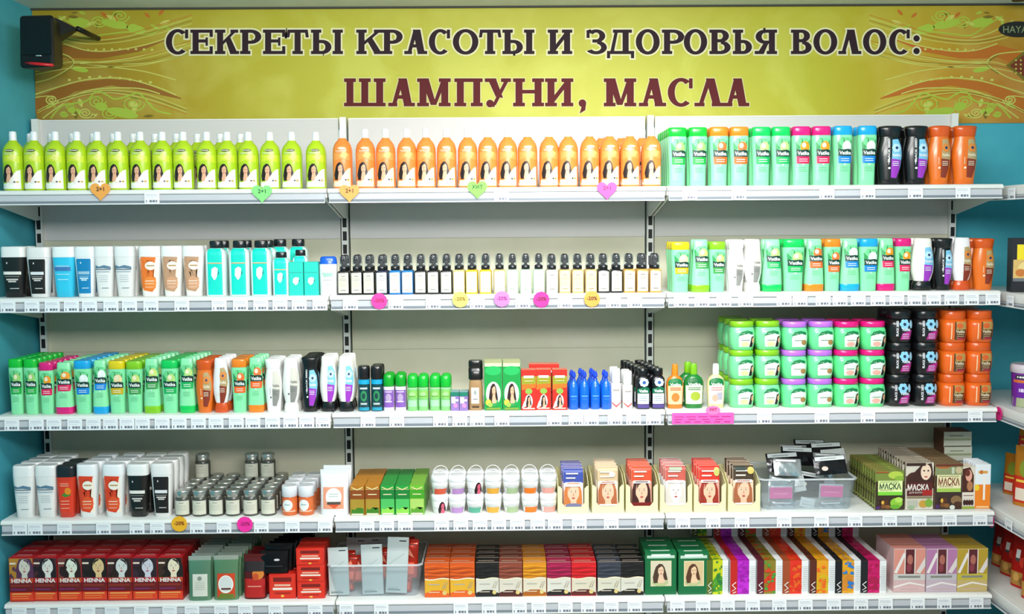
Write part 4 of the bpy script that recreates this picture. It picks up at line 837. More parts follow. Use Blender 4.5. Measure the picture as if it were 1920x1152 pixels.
# --- henna colour boxes
def henna(hairc, skin, bgc, low, i):
    return carton('henna_colour_box', .072, .045, .134, M('#c01c20', .35), [('r', -.49, .54, .49, .99, bgc), ('r', -.49, .43, .49, .54, '#b8242a' if i % 2 else '#c04a20')]+closeup(.10 if i % 3 else .16, .765, .74, .45, hairc, skin, flip=1 if i % 2 else -1, fs=1.08)+splash([hairc], -.48, .55, -.1, .8, 3, i, .2)+
                  [('r', -.46, .86, -.2, .90, '#f0dcc8'), ('r', -.49, .24, .49, .44, '#6a1418'), ('r', -.49, .03, .49, .22, '#e0401c'), ('r', -.4, .17, .4, .20, '#f0a85a'), ('t', '*HENNA', .02, .485, .84, .095, 0, '#f4f0ec'), ('r', -.44, .35, .4, .40, '#8a2a1c'), ('r', -.44, .27, .2, .30, '#7a2a6a')]+lines(-.4, .3, (.12, .07), '#f4843c', .02),
                  top=M('#c8202a', .3), side=M('#b01a1c', .35), topops=[('r', -.4, .2, .4, .5, '#e0484c'), ('r', -.3, .6, .3, .7, '#f0d0c8')])
HN = [henna(*a, i) for i, a in enumerate([('#5a3050', '#d8d4c4', '#b8842c', 0), ('#24141c', '#e8e4dc', '#4a2428', 0), ('#2c1414', '#e6ead8', '#7a3a34', 0), ('#1c100e', '#e4c48c', '#2c1a1a', 0), ('#2a1614', '#d8dcd8', '#3c2020', 0), ('#2a1a20', '#d4d4e0', '#3a2030', 0), ('#1c100e', '#f0e2c4', '#3c2418', 0)])]
# --- red packets and cartons
k_darkbag = pouch('dark_red_pouch', .078, .04, .135, M('#5a1416', .2, .1), [('r', -.46, .04, .46, .46, '#b81c18'), ('e', .16, .56, .26, .12, '#d8802c'), ('e', .05, .5, .14, .08, '#c84a20'), ('r', -.3, .28, .3, .30, '#e8a088'), ('r', -.46, .62, .46, .84, '#241a1c')])
RL = [('r', -.46, .06, .46, .94, '#e0301a'), ('r', -.34, .70, .34, .88, '#7a1410'), ('r', -.36, .36, .36, .46, '#f4e0d0'), ('r', -.3, .52, .3, .60, '#f0b8a0'), ('r', -.3, .20, .3, .26, '#a81c14'), ('e', 0, .12, .06, .05, '#f4c048')]
k_redcarton = carton('red_henna_carton', .086, .06, .060, M('#d8281a', .32), RL, top=M('#e2483a', .3), bev=.001)
k_blackbag = pouch('black_foil_pouch', .08, .03, .085, M('#121214', .16, .4), [('r', -.3, .3, .3, .34, '#2c2c30'), ('e', .1, .6, .1, .05, '#c8c8cc')])
k_redbag = pouch('red_foil_packet', .050, .020, .10, M('#c8301a', .14, .35), [('r', -.3, .1, .3, .4, '#e8603c'), ('p', [(-.3, .5), (0, .8), (.3, .52), (0, .6)], '#f09070'), ('r', -.38, .84, .38, .88, '#7a1a14')])
k_card = carton('silver_card_packet', .066, .006, .142, M('#ccd4d2', .3, .15), [('r', .05, .925, .38, .945, '#1c2020'), ('r', -.4, .05, .2, .065, '#5a6462'), ('r', -.4, .08, .1, .09, '#8a9492'), ('p', [(-.4, .5), (.3, .7), (.3, .72), (-.4, .53)], '#b4c0bc')], cat='packet', part='packet_body', bev=.0015)
# --- hair colour boxes with a wavy edge
def wavy(c, lab, low, star='#d8c07a'):
    dk = c
    lo = [('p', [(-.49, .02), (.49, .02), (.49, .52)]+[(.49-.98*q/10, .52+.022*math.sin(q/10*6.28)) for q in range(1, 10)]+[(-.49, .52)], lab),
          ('p', [(-.49, .02), (.49, .02), (.49, .10), (.2, .20), (-.2, .20), (-.49, .12)], low)]
    lo += [('p', [(.49-.98*q/10, .515+.022*math.sin(q/10*6.28)) for q in range(11)]+[(-.49+.98*q/10, .55+.022*math.sin((10-q)/10*6.28)) for q in range(11)], '#efe2c4'), ('r', -.34, .36, .1, .39, '#b0aca0'), ('r', -.34, .14, .1, .16, '#e8ddc4'), ('e', .30, .13, .09, .06, star), ('p', [(.2, .26), (.34, .46), (.36, .46), (.24, .24)], '#a89a84'), ('p', [(.3, .26), (.42, .46), (.44, .46), (.33, .24)], '#a89a84')]
    rgb = [int(c[k:k+2], 16) for k in (1, 3, 5)]
    sh = lambda g: '#%02x%02x%02x' % tuple(max(0, min(255, int(v*g+(8 if g > 1 else 0)))) for v in rgb)
    lo += [('p', [(-.49+.98*t/6, .60+.058*q+.018*math.sin(t+q)) for t in range(7)]+[(.49-.98*t/6, .614+.058*q+.018*math.sin(6-t+q+.4)) for t in range(7)], sh(1.35 if q % 2 else .7)) for q in range(6)]
    return carton('hair_colour_box', .070, .045, .098, M(c, .22), lo, top=M(c, .18), topops=[('r', -.49, .08, .49, .14, '#e8d8c8'), ('r', -.4, .4, .3, .48, '#d8c0a4')])
wv_or = wavy('#d8581c', '#e2ac2c', '#e0601c'); wv_bk = wavy('#1c1a1c', '#d6d2c4', '#1a1614'); wv_br = wavy('#8a4434', '#d8d0c0', '#4a1c18'); wv_go = wavy('#d88a1c', '#dcd2bc', '#a85a14')
wv_mg = wavy('#a01c48', '#d8d4c8', '#1c1614'); wv_rd = wavy('#d01c24', '#d8cfb8', '#5a1a18'); wv_gr = wavy('#3a3e4a', '#d4d0bc', '#1c1a1c')
# --- green boxes with a framed portrait
def framed(hc, sk, bg): return carton('green_hair_colour_box', .094, .05, .125, M('#0f6a3c', .35), [('r', -.32, .20, .34, .80, '#e0d4ac'), ('r', -.29, .225, .31, .775, bg)]+face(-.02, .50, .5, .46, hc, sk, '#b8c08a')+[('r', -.44, .86, .44, .93, '#b8d4c0'), ('r', -.3, .90, .3, .96, '#e4efe4')], top=M('#1a7a48', .3), topops=[('r', -.3, .2, .3, .4, '#c4d8c8')])
fr_a = framed('#4a3424', '#e8c4a4', '#d8cdb4'); fr_b = framed('#5a3420', '#ecc8a0', '#d8bc8c')
def hash_(t): return sum(ord(q)*(i+1) for i, q in enumerate(t))
# --- bright colour boxes with a black spine and a white flank
def bright(c1, c2, c3, spine='#15131a', sq=True):
    ops = [('r', -.5, 0, -.22, 1, spine), ('r', -.22, 0, .24, 1, c1), ('r', .24, 0, .5, 1, '#eceeee'), ('p', [(-.22, .06), (.24, .1), (.24, .5), (0, .6), (-.22, .4)], c2)]+splash([c3, c2, c1, c3], -.22, .02, .24, .98, 22, hash_(c1), .15)
    ops += lines(.27, .47, [.1+.06*q for q in range(13)], '#b4b8bc', .012)+[('p', [(-.44, .1), (-.28, .18), (-.42, .28), (-.28, .36), (-.30, .38), (-.46, .28), (-.32, .18), (-.46, .11)], '#f0ece8'), ('p', [(-.4, .04), (-.28, .08), (-.29, .1), (-.42, .06)], '#f0ece8')]
    return carton('bright_hair_colour_box', .074, .042, .094, M(spine, .3), ops, top=M(c1, .3), topops=[('r', .24, 0, .5, 1, '#eceeee'), ('r', -.5, 0, -.22, 1, spine), ]+splash([c2, c3], -.22, 0, .24, 1, 8, 3, .18), side=M('#e6e8e8', .4))
BRT = [bright('#c8cc1c', '#4a9a2c', '#2c7a34', '#5a6a1c'), bright('#b01ab8', '#c42ad0', '#a010a8', '#c02018'), bright('#8a7a24', '#d83a1c', '#4a9a3c', '#5a1224'), bright('#e0301c', '#e8641c', '#e02a18', '#a04a24'),
       bright('#e8a01c', '#d8b81c', '#f06a1c', '#5a2418'), bright('#e8a81c', '#d88a2c', '#2c7ac8', '#12141c'), bright('#c81464', '#b0124c', '#e01c78', '#1a1c20')]
# --- silky boxes
def silky(a, b, lo): return carton('hair_dye_box', .098, .05, .130, M(b, .3), [('r', -.49, .42, .49, .98, a), ('p', [(-.49, .45), (-.2, .9), (-.1, .9), (-.4, .43)], '#ece6e2'), ('p', [(.2, .45), (.49, .8), (.49, .6), (.34, .43)], '#e0d8d4'), ('r', -.16, .42, .18, .98, '#f0e6dc'), ('r', -.13, .42, .15, .98, '#5a2028')]+[('e', .01, .74, .09, .12, '#b06a5c'), ('e', -.02, .56, .08, .1, '#8a3a44'), ('r', -.49, .28, .49, .42, lo), ('r', -.36, .33, .34, .38, '#8a8a80'), ('r', -.49, .02, .49, .28, b), ('p', [(-.49, .1), (0, .2), (.49, .14), (.49, .17), (0, .24), (-.49, .14)], '#f0e8e4'), ('r', -.3, .06, .3, .08, '#c8a8a4')], top=M(a, .28))
sk_pk = silky('#dc9080', '#d8b4b4', '#d0cdc8'); sk_li = silky('#b87aa8', '#c8b4c0', '#c4c0c4'); sk_ye = silky('#b89a2c', '#c8b070', '#c8b83c')
# --- boxes lying at the back
k_bigbox = carton('white_green_carton', .085, .09, .048, M('#dfe2cf', .5), [('r', -.48, .42, .48, .56, '#aab48a'), ('r', -.48, .0, .48, .07, '#4a4a34'), ('r', -.3, .7, .2, .76, '#8a9a6a')], side=M('#6a3a24', .5), top=M('#8a5030', .5))
# ------------------------------------------------------------------ top shelf
L1 = [20, 60, 100, 140, 179, 218, 260, 301, 341, 385, 424, 464, 504, 545, 591]
T, S2, S3, S4, S5 = 0, 1, 2, 3, 4
def rowL(xs, b0, b1): return [b0+(b1-b0)*x/1900 for x in xs]
run(k_lime, T, L1, 38.5, [240+5*i/14 for i in range(15)], 352.5, 'green bottle with portrait and white cap', [2]*10+[2, 1, 1, 1, 1], gap=.012, dx=.022)
O1 = [641, 684, 722, 762, 799, 837, 877, 915, 952, 990, 1030, 1067, 1107, 1145, 1183, 1223]
run(k_orange, T, O1, 37, 238.5, 351, 'orange bottle with portrait and white cap', [1]*13+[2, 2, 2], gap=.012, dx=-.018)
run(UPK['green'], T, [1271, 1309], 36, 236, 346.5, 'mint bottle with green cap', [6, 2], gap=.002)
run(UPK['orange'], T, [1349, 1387], 36, 235, 346, 'mint bottle with orange cap', 2)
run(UPK['emerald'], T, [1428, 1466], 36, 235, 345.5, 'mint bottle with emerald cap', 2)
run(UPK['pink'], T, [1503, 1541], 36, 234, 345, 'mint bottle with pink cap', 2)
run(UPK['blue'], T, [1581, 1627], 36, 233, 344.5, 'mint bottle with blue cap', 2)
run(k_black, T, [1672, 1721], 47, 231, 342.5, 'black curvy bottle with violet label', 2)
run(k_amber, T, [1765, 1812], [43, 47], 231, 342, 'amber curvy bottle with brown label', 2)
# ------------------------------------------------------------------ second shelf
run(p_black, S2, [24], 46, 459, 554.5, 'black bottle with white cap', 2)
run(p_wblk, S2, [71], 44, 460, 554, 'white bottle with black label', 2)
run(p_cyan, S2, [118], 42, 459, 553.5, 'cyan bottle with white cap', 2)
run(p_wblue, S2, [159], 38, 459, 553.5, 'white bottle with blue label', 2)
run(p_white, S2, [195, 233], [36, 38], 459, 553.5, 'white bottle with wavy grey band', 2)
run(p_orange, S2, [280], 41, 459, 553.5, 'white bottle with orange swoosh', 2)
run(p_peach, S2, [322, 362], 40, 459, 553.5, 'white bottle with peach swoosh', 2)
run(k_cyanb, S2, [404, 448, 489], 40, 452, 555.5, 'tall cyan bottle with black cap', 2, gap=.004, dx=.004)
run(k_cyans, S2, [526], 33, 474, 555.5, 'short cyan bottle with black cap')
run(k_cyanb, S2, [524, 559], 38, 447, 549, 'tall cyan bottle behind the short ones', 1, depth=.108, tag_it=False)
run(k_cyanbox, S2, [556, 584], 26.5, 493, 555.5, 'small cyan carton')
run(k_cyans, S2, [563], 30, 466, 550, 'short cyan bottle behind the small cartons', 1, depth=.052, tag_it=False)
run(k_powder, S2, [615], 34, 481, 553.5, 'white powder bottle with blue cap')
SPX = [('black', [644, 668, 692]), ('navy', [716]), ('blue', [740, 764]), ('black', [788, 812.5, 837]), ('cream', [861]), ('yellow', [885, 910.5]), ('cream', [936.5]), ('green', [961, 985.5, 1011]), ('clear', [1035]), ('amber', [1060, 1084.5, 1108.5]), ('black', [1133, 1157]), ('gold', [1181, 1205, 1229.5])]
NM = dict(black='black', navy='dark blue', blue='bright blue', cream='cream', yellow='yellow', green='pale green', clear='clear beige', amber='amber', gold='gold')
for i, (c, xs) in enumerate(SPX):
    wh = NM[c]+' pump spray bottle'
    if (c, i) == ('black', 0): wh = 'black pump spray bottle beside powder bottle'
    if (c, i) == ('black', 3): wh = 'black pump spray bottle beside blue ones'
    if (c, i) == ('black', 10): wh = 'black pump spray bottle beside amber ones'
    if (c, i) == ('cream', 4): wh = 'cream pump spray bottle left of yellow ones'
    if (c, i) == ('cream', 7): wh = 'cream pump spray bottle right of yellow ones'
    run(SP[c], S2, xs, 23.2, 477, 552 if xs[0] < 1000 else 550.5, wh, 2 if i != 7 else 1, gap=.010)
M2 = [('yellow', 0, 1277, 36, 3), ('lime', 1, 1314.5, 35, 2), ('lime', 0, 1346.5, 31, 2)]
for c, inv, x, w_, dp in M2: run((INK if inv else UPK)[c], S2, [x], w_, 447 if inv else 451, 545.5, 'mint bottle '+('standing on its %s cap' % c if inv else 'with %s cap' % c), dp)
run(k_wgrey2, S2, [1381], 33, 447, 545.5, 'white curvy bottle with grey label', 2)
run(k_wgrey, S2, [1414], 33, 447, 545.5, 'white curvy bottle standing on white cap', 2)
M2 = [('emerald', 1, 1449.5, 37, 2), ('emerald', 0, 1490, 41, 2), ('orange', 1, 1528.5, 36, 2), ('orange', 0, 1562, 31, 2), ('blue', 1, 1595.5, 36, 2), ('blue', 0, 1630, 35, 2), ('pink', 1, 1663, 33, 2), ('pink', 0, 1694.5, 30, 2)]
for c, inv, x, w_, dp in M2: run((INK if inv else UPK)[c], S2, [x], w_, 447, 545, 'mint bottle '+('standing on its %s cap' % c if inv else 'with %s cap' % c), dp)
run(k_wblack, S2, [1733], 43, 446, 544, 'white curvy bottle standing on black cap', 2)
run(k_black, S2, [1771], 36, 446, 544, 'black curvy bottle with violet label', 2)
run(k_wamber, S2, [1806], 37, 445, 543.5, 'white curvy bottle standing on orange cap', 2)
run(k_amber, S2, [1847.5], 40, 446, 543, 'amber curvy bottle with brown label', 2, dx=-.006)
# ------------------------------------------------------------------ third shelf
g3 = [('u', 'green', [30, 57.5], 26.5, 667), ('u', 'pink', [87], 27, 674), ('i', 'pink', [119], 34, 675), ('u', 'blue', [155], 33, 671), ('i', 'blue', [186.5], 29, 671), ('u', 'yellow', [218], 32, 672), ('u', 'lime', [251], 31, 673),
      ('i', 'lime', [284], 31, 669), ('u', 'emerald', [318], 32, 672), ('i', 'emerald', [349.5], 30, 669)]
for t, c, xs, w_, tp in g3:
    run((UPK if t == 'u' else INK)[c], S3, xs, w_, tp, 771, 'mint bottle '+('with %s cap' % c if t == 'u' else 'standing on its %s cap' % c), 6, gap=.004, dx=.002)
run(k_amber, S3, [382], 33, 672, 771, 'amber curvy bottle with brown label', 4, dx=.001)
run(k_wamber, S3, [414.5], 31, 669, 771, 'white curvy bottle standing on orange cap', 4, dx=.001)
run(UPK['orange'], S3, [448], 29, 671, 771, 'mint bottle with orange cap', 4)
run(INK['orange'], S3, [479], 30, 669, 771, 'mint bottle standing on its orange cap', 4)
run(k_wgrey2, S3, [512], 33, 671, 771, 'white curvy bottle with grey label', 3)
run(k_wgrey, S3, [546], 33, 669, 771, 'white curvy bottle standing on white cap', 3)
run(k_black, S3, [581], 34, 669, 772, 'black curvy bottle with violet label', 4)
run(k_wblack, S3, [615, 648.5], 33, 669, 773, 'white curvy bottle standing on black cap', 3)
run(k_deoteal, S3, [682.5, 706.5], 23, 687, 772, 'teal deodorant with black cap', [1, 2])
run(k_deopur, S3, [729, 751], 21, 701, 771.5, 'violet deodorant stick with green cap', 2)
run(k_deogrn, S3, [773, 794, 815, 836], 20.3, 703, 770.5, 'green deodorant stick with green cap', 2)
run(k_violetbox, S3, [853.5, 870], 15.5, 734, 769, 'tiny violet carton with green top', 2)
run(k_brown, S3, [892.5], 27, 676, 769, 'brown glass bottle with black cap')
run(k_greenbox, S3, [925, 959.5], 33, 680, 768.5, 'green carton with oval portrait', 2)
run(k_redbox, S3, [991.5, 1020.5, 1049.5], 27.8, 694, 769.5, 'red carton with portrait', [1, 1, 1])
run(k_redbox, S3, [1006, 1034], 28, 683, 762, 'taller red carton behind the front ones', depth=.085, tag_it=False)
run(k_bluesp, S3, [1076, 1096, 1116.5, 1137], 19.6, 700, 770.5, 'blue spray bottle', [2, 3, 3, 2], dx=-.003)
run(k_whitesp, S3, [1156, 1178], 20, [694, 699], 770, 'white spray bottle with pink print', 2, dx=-.003)
run(o_black, S3, [1206.5, 1234.5], 27, 695, 770.5, 'black oil bottle with blue flower label', [6, 6], gap=.002, dx=-.006)
run(o_orange, S3, [1267], 33, 686, 769, 'orange oil bottle with flip cap')
run(o_green, S3, [1302], 38, 685, 768.5, 'green oil bottle with lime cap', 2, dx=-.010)
run(o_clear, S3, [1344], 34, 685, 768, 'pale yellow oil bottle with white cap')
run(j_lime, S3, [1393, 1442.5], 48, 714, 767.8, 'mint jar with lime lid', [3, 2], tiers=3, gap=.002, jit=.002)
run(j_lilac, S3, [1492.5, 1542], 48, 714, 767.3, 'mint jar with lilac lid', 2, tiers=3, gap=.002, jit=.002)
run(j_pink, S3, [1591, 1640], 48, 714, 767, 'mint jar with magenta lid', 2, tiers=3, gap=.002, jit=.002)
run(j_black, S3, [1689.5, 1738.5], 47, 707, 766.5, 'black jar with black lid', 2, tiers=3, gap=.002, jit=.002)
run(j_amber, S3, [1790.5, 1840], 48, 707, 766, 'orange jar with orange lid', 2, tiers=3, gap=.002, jit=.002)
# ------------------------------------------------------------------ fourth shelf
run(p_white, S4, [44, 85.5], 40, 871, 969, 'white bottle with wavy grey band', 4, dx=.003)
run(p_redblk, S4, [123], 36, 873, 969, 'red bottle with black cap', 3, dx=.003)
run(p_red, S4, [163.5, 212], [39, 41], 870, 969, 'white bottle with red swoosh', 4, dx=.004)
run(p_black, S4, [258.5], 40, 870, 969, 'black bottle with white cap', 4, dx=.003)
run(p_wblk, S4, [303], 41, 869, 968.5, 'white bottle with black label', 4, dx=.002)
run(k_glass, S4, [340, 371.5, 403, 435, 467.5, 500.5], 30.5, 922, 970, 'small glass jar with metal lid', 5, gap=.0015, jit=.002)
for i, (x, dd) in enumerate(((378, .20), (471, .20), (501, .20))):
    xx, sc, h, D = size(k_glass, S4, x, 29, 851, 897, dd)
    put(k_glass, xx, dd+D/2+.006, ROWZ[S4]+.0703+(0), sc, ['small glass jar standing alone on the jars at the back', 'small glass jar stacked at the back, next to a twin', 'small glass jar stacked at the back, nearest the scrub jars'][i]+', fourth shelf', 'jars stacked on the back jars')
run(k_scrub, S4, [541, 572.5], 30, 917, 972, 'orange scrub jar with white lid', 4, gap=.002)
run(k_whitep, S4, [626.5], 55, 887, 970, 'white stand-up pouch with orange label', 2)
run(h_amber, S4, [671, 699], 27, 913, 968.5, 'amber herbal carton', 5, gap=.001)
run(h_green, S4, [727, 754.5], 26.5, 913, 968, 'green herbal carton', 5, gap=.001)
run(h_lime, S4, [783], 27, 913, 968, 'lime herbal carton', 5, gap=.001)
TBX = [824, 857, 891, 925, 959, 994.5, 1029]
TN = ['coral', 'violet', 'teal', 'yellow', 'sage', 'orange', 'pink']
for i, x in enumerate(TBX):
    X_, sc, h, D = size(TB[i], S4, x, 32.5, 930, 965.5, .022)
    FRONT.setdefault(S4, []).append((x, 'white tub with %s label' % TN[i]))
    for q in range(2):
        for t in range(2):
            k_ = tub_face if (i, q, t) in ((0, 0, 0), (2, 0, 1)) else TB[i]
            put(k_, X_, .022+D/2+q*(D+.004), ROWZ[S4]+.0003+t*h*1.001, sc, 'white tub with %s, %s tier, %s row, fourth shelf' % ({(0, 0, 0): 'red-haired portrait', (2, 0, 1): 'dark-haired portrait'}.get((i, q, t), TN[i]+' label'), ['lower', 'upper'][t], ['front', 'second'][q]), 'small tubs with handles', random.uniform(-.25, .25) if q == 0 else random.uniform(-.3, .3))
# card trays with packets
TR = [(1075, 58, pk_blue, 'blue-topped', 870, 'small tubs'), (1140, 60, pk_tan, 'tan', 868, ''), (1203.5, 60, pk_red, 'dark red', 867, ''), (1267.5, 60, pk_white, 'pale silver', 867, ''), (1331, 60, pk_scar, 'scarlet', 866, ''), (1395, 60, pk_dark, 'brown', 866, '')]
for x, w_, pk, nm, tp, _ in TR:
    bt = 966 if x < 1240 else 963.5
    X_, sc, h, D = size(k_tray, S4, x, w_, 916, bt, .014)
    sc = (sc[0], sc[1], sc[0])
    put(k_tray, X_, .014+D/2, ROWZ[S4]+.0003, sc, 'cream card tray holding %s packets, fourth shelf' % nm, 'cream card trays')
    FRONT.setdefault(S4, []).append((x, 'card tray of %s packets' % nm))
    Xp, sp, hp, Dp = size(pk, S4, x-2, w_*.66, tp+20, bt-5, .03)
    for q in range(6):
        o = put(pk, X_+(.0015*(-1)**q), .030+q*.021, ROWZ[S4]+.0025, (sp[0], sp[0], sp[0]*1.05), '%s portrait packet, %s in its card tray, fourth shelf' % (nm, ['front', 'second', 'third', 'fourth', 'fifth', 'rear'][q]), '%s packets in card tray' % nm)
        o.rotation_euler = (-.10, 0, 0)
# clear bin with sachets
def bin_(name, px0, px1, py0, py1, row, depth, D, label, hh=1.0):
    xl = at(px0, ROWY[row], depth).x; xr = at(px1, ROWY[row], depth).x; H = at(px0, py0, depth).z-at(px0, py1, depth).z
    k = empty(name, ((xl+xr)/2, depth+D/2, ROWZ[row]+.0005)); W = xr-xl; c = clear(body=.10); t = .0018
    u = lambda s, z, f=1: [(-W/2*s*f, -D/2*s), (W/2*s*f, -D/2*s), (W/2*s*f, D/2*s), (-W/2*s*f, D/2*s)]
    def ring(prof, mat, nm):
        b = MB(); n = 8; r = .012
        def loop(s, z):
            w, d = W/2-s, D/2-s
            return [(-w+r, -d, z), (w-r, -d, z), (w, -d+r, z), (w, d-r, z), (w-r, d, z), (-w+r, d, z), (-w, d-r, z), (-w, -d+r, z)]
        vs = [v for s, z in prof for v in loop(s, z)]
        b.add(vs, [(i*n+j, i*n+(j+1) % n, (i+1)*n+(j+1) % n, (i+1)*n+j) for i in range(len(prof)-1) for j in range(n)], mat); return b
    b = ring([(.016, 0), (.008, H*.5), (.003, H*.96), (.004+t, H*.96), (.009+t, H*.5), (.016+t, t), ], c, 'b'); 
    o = len(b.v); b.add([b.v[j] for j in range(8)], [list(range(8))[::-1]], c); b.build('bin_wall', k)
    ring([(.003, H*.94), (0, H*.95), (0, H), (.004, H), (.004, H*.95)], clear('#f4f6f8', .5, 'clear_rim'), 'r').build('bin_rim', k)
    tag(k, label, 'bin'); return k, (xl+xr)/2, W, H
b1, bx, bw, bh = bin_('clear_plastic_bin', 1425, 1608, 898, 958, S4, .02, .24, 'clear plastic bin of foil sachets between card trays and mask packets, fourth shelf')
FRONT[S4].append((1515, 'clear bin of foil sachets'))
def sachet(name, W, H, mat, ops=()):
    k = Kind(name, W, .010, H, 'sachet'); KINDS.append(k); D = .010
    nx, nz = 10, 8; g = MB(); vs = []
    for sgn in (-1, 1):
        for j in range(nz+1):
            for i in range(nx+1):
                u, v = i/nx-.5, j/nz-.5; e = (1-(2*u)**4)*(1-(2*v)**4)
                vs.append((u*W, sgn*(D/2*e*(.8+.3*math.sin(u*17+v*9)*sgn)+.0003), (v+.5)*H))
    n = (nx+1)*(nz+1); fs = []
    for s in (0, 1):
        for j in range(nz):
            for i in range(nx):
                q = s*n+j*(nx+1)+i; f = (q, q+1, q+nx+2, q+nx+1); fs.append(f if s == 0 else f[::-1])
    g.add(vs, fs, mat, True); g.build('sachet_body', k.root)
    if ops: printing(ops, W, H, lambda x, z, o: (x, -D/2*1.25-o, z)).build('printed_front', k.root)
    return k
sa_pink = sachet('pink_foil_sachet', .075, .05, M('#c8ccd0', .18, .4), [('r', -.46, .22, .46, .92, '#ec5aa4'), ('r', -.3, .5, .3, .54, '#f4a4cc')])
sa_silv = sachet('silver_foil_sachet', .085, .055, M('#c4c8ca', .16, .75), [('r', -.44, .8, .3, .9, '#eef0f0')])
sa_dark = sachet('black_foil_sachet', .10, .06, M('#1c1b1e', .14, .4), [('r', -.46, .72, .46, .94, '#d4dad8'), ('r', -.3, .80, .2, .84, '#7a8484'), ('e', -.2, .3, .1, .12, '#d8c8b8')])
sa_white = sachet('white_foil_sachet', .075, .05, M('#dfe2e0', .3, .2), [('r', -.4, .3, .4, .36, '#a8aca8'), ('r', -.4, .6, .1, .64, '#b8bcb8')])
zb = ROWZ[S4]
def sput(k, px, py, Y, label, tilt=-.25, rz=0, ry=0, row=S4, g='sachets in the clear bin', s=1.0):
    p = at(px, py, Y); put(k, p.x, Y, p.z, (s if isinstance(s, tuple) else (s, s, s)), label, g).rotation_euler = (tilt, ry, rz)
sput(sa_pink, 1463, 941, .062, 'pink sachet at the left inside the clear bin, fourth shelf', .0, .0, .0)
sput(sa_pink, 1557, 938, .060, 'pink sachet at the right inside the clear bin, fourth shelf', -.0, .03, .05)
sput(sa_silv, 1468, 955, .048, 'silver sachet under the left pink one in clear bin', .0, 0, .02, s=(.9, .9, .42))
sput(sa_silv, 1560, 955, .046, 'silver sachet under the right pink one in clear bin', .0, 0, -.03, s=(.9, .9, .42))
sput(sa_white, 1512, 952, .060, 'white sachet between the two pink ones in clear bin', .0, .0, .2, s=.6)
for i, (px, py, Y, k, ry) in enumerate(((1478, 893, .085, sa_silv, .04), (1560, 890, .085, sa_dark, -.07), (1470, 884, .120, sa_dark, -.05), (1552, 882, .122, sa_silv, .06), (1496, 873, .155, sa_dark, .05), (1566, 871, .157, sa_white, -.08), (1490, 866, .190, sa_silv, .03), (1552, 864, .192, sa_dark, -.04), (1520, 858, .225, sa_dark, .02))):
    sput(k, px, py, Y, '%s sachet heaped above the clear bin, %s from the front' % ({sa_silv: 'silver', sa_dark: 'black', sa_white: 'white'}[k], ORD[i]), -.5, 0, ry)
for i in range(4):
    sput([sa_silv, sa_white, sa_dark, sa_silv][i], 1464+i*26, 928-4*i, .09+.03*i, '%s sachet standing deep inside the clear bin, %s from left' % (['silver', 'white', 'black', 'silver'][i], ORD[i]), -.3, .1*(-1)**i, .2*(-1)**i, s=1.0)
run(mk_green, S4, [1667.5], 54, 884, 957.5, 'green-panelled hair mask packet', 11, gap=.009, jit=.002, ds=1.0)
run(mk_brown, S4, [1722.5], 53, 868, 957, 'brown hair mask packet with portrait', 11, gap=.009, jit=.002)
run(mk_olive, S4, [1777.5], 52, 870, 956.5, 'olive hair mask packet', 11, gap=.009, jit=.002)
run(mk_nutty, S4, [1814.5], 24, 876, 955.5, 'narrow brown mask packet', 4, gap=.009, jit=.002)
run(mk_orange, S4, [1841.5], 29, 871, 955, 'narrow orange and white packet', 6, gap=.009, jit=.002)
xx, sc, h, D = size(k_bigbox, S4, 1797, 52, 824, 852, .22)
for i in range(4): put(k_bigbox, xx-.002*(i % 2), .275, ROWZ[S4]+.0003+i*(h+.0004), (sc[0], .9, sc[2]), 'white-green carton, %s of the stack behind the olive packets, fourth shelf' % ['bottom', 'second', 'third', 'top'][i], 'stack of white-green cartons')
# ------------------------------------------------------------------ bottom shelf
for i, x in enumerate([41, 87, 132.5, 178.5, 225.5, 273, 321]):
    run(HN[i], S5, [x], 44.5 if i < 3 else 46, 1048, 1130-i*.4, 'red henna box, %s from the teal wall' % ORD[i], 4, gap=.001, group='red henna boxes, bottom shelf')
xx, sc, h, D = size(HN[6], S5, 306, 44, 1050, 1125, .19)
put(HN[6], xx, .29, ROWZ[S5]+.134, (sc[0]*.95, sc[1]*.6, sc[2]*.62), 'red henna box stacked high at the back, bottom shelf')
run(k_greenp, S5, [374], 43, 1046, 1128, 'silvery green pouch with cream label', 8, gap=.002, depth=.012, dx=.002)
run(k_greenp2, S5, [424], 47, 1046, 1128, 'green pouch with red oval label', 8, gap=.002, depth=.012, dx=.003)
run(k_darkbag, S5, [477], 42, 1046, 1128, 'dark red pouch with orange print', 3, gap=.004, dx=.004)
run(k_redcarton, S5, [530], 50, 1082, 1127.5, 'low red carton under black pouches', 2, gap=.002)
for i in range(7):
    xx, sc, h, D = size(k_blackbag, S5, 520+3*i, 54, 1030, 1082, .05)
    put(k_blackbag, xx-.004+.004*i, .040+i*.026, ROWZ[S5]+.0775, (sc[0], .7, sc[2]*(.78 if i == 0 else .95)), 'black foil pouch on the low red cartons, %s from front' % ORD[i], 'black foil pouches')
run(k_redcarton, S5, [583], 52, 1096, 1127, 'red carton in the tall stack', 2, gap=.002, tiers=3)
b2, bx2, bw2, bh2 = bin_('clear_plastic_bin', 614, 793, 1064, 1126, S5, .02, .24, 'clear plastic bin of red packets and silver cards, bottom shelf')
FRONT.setdefault(S5, []).append((704, 'clear bin of red packets'))
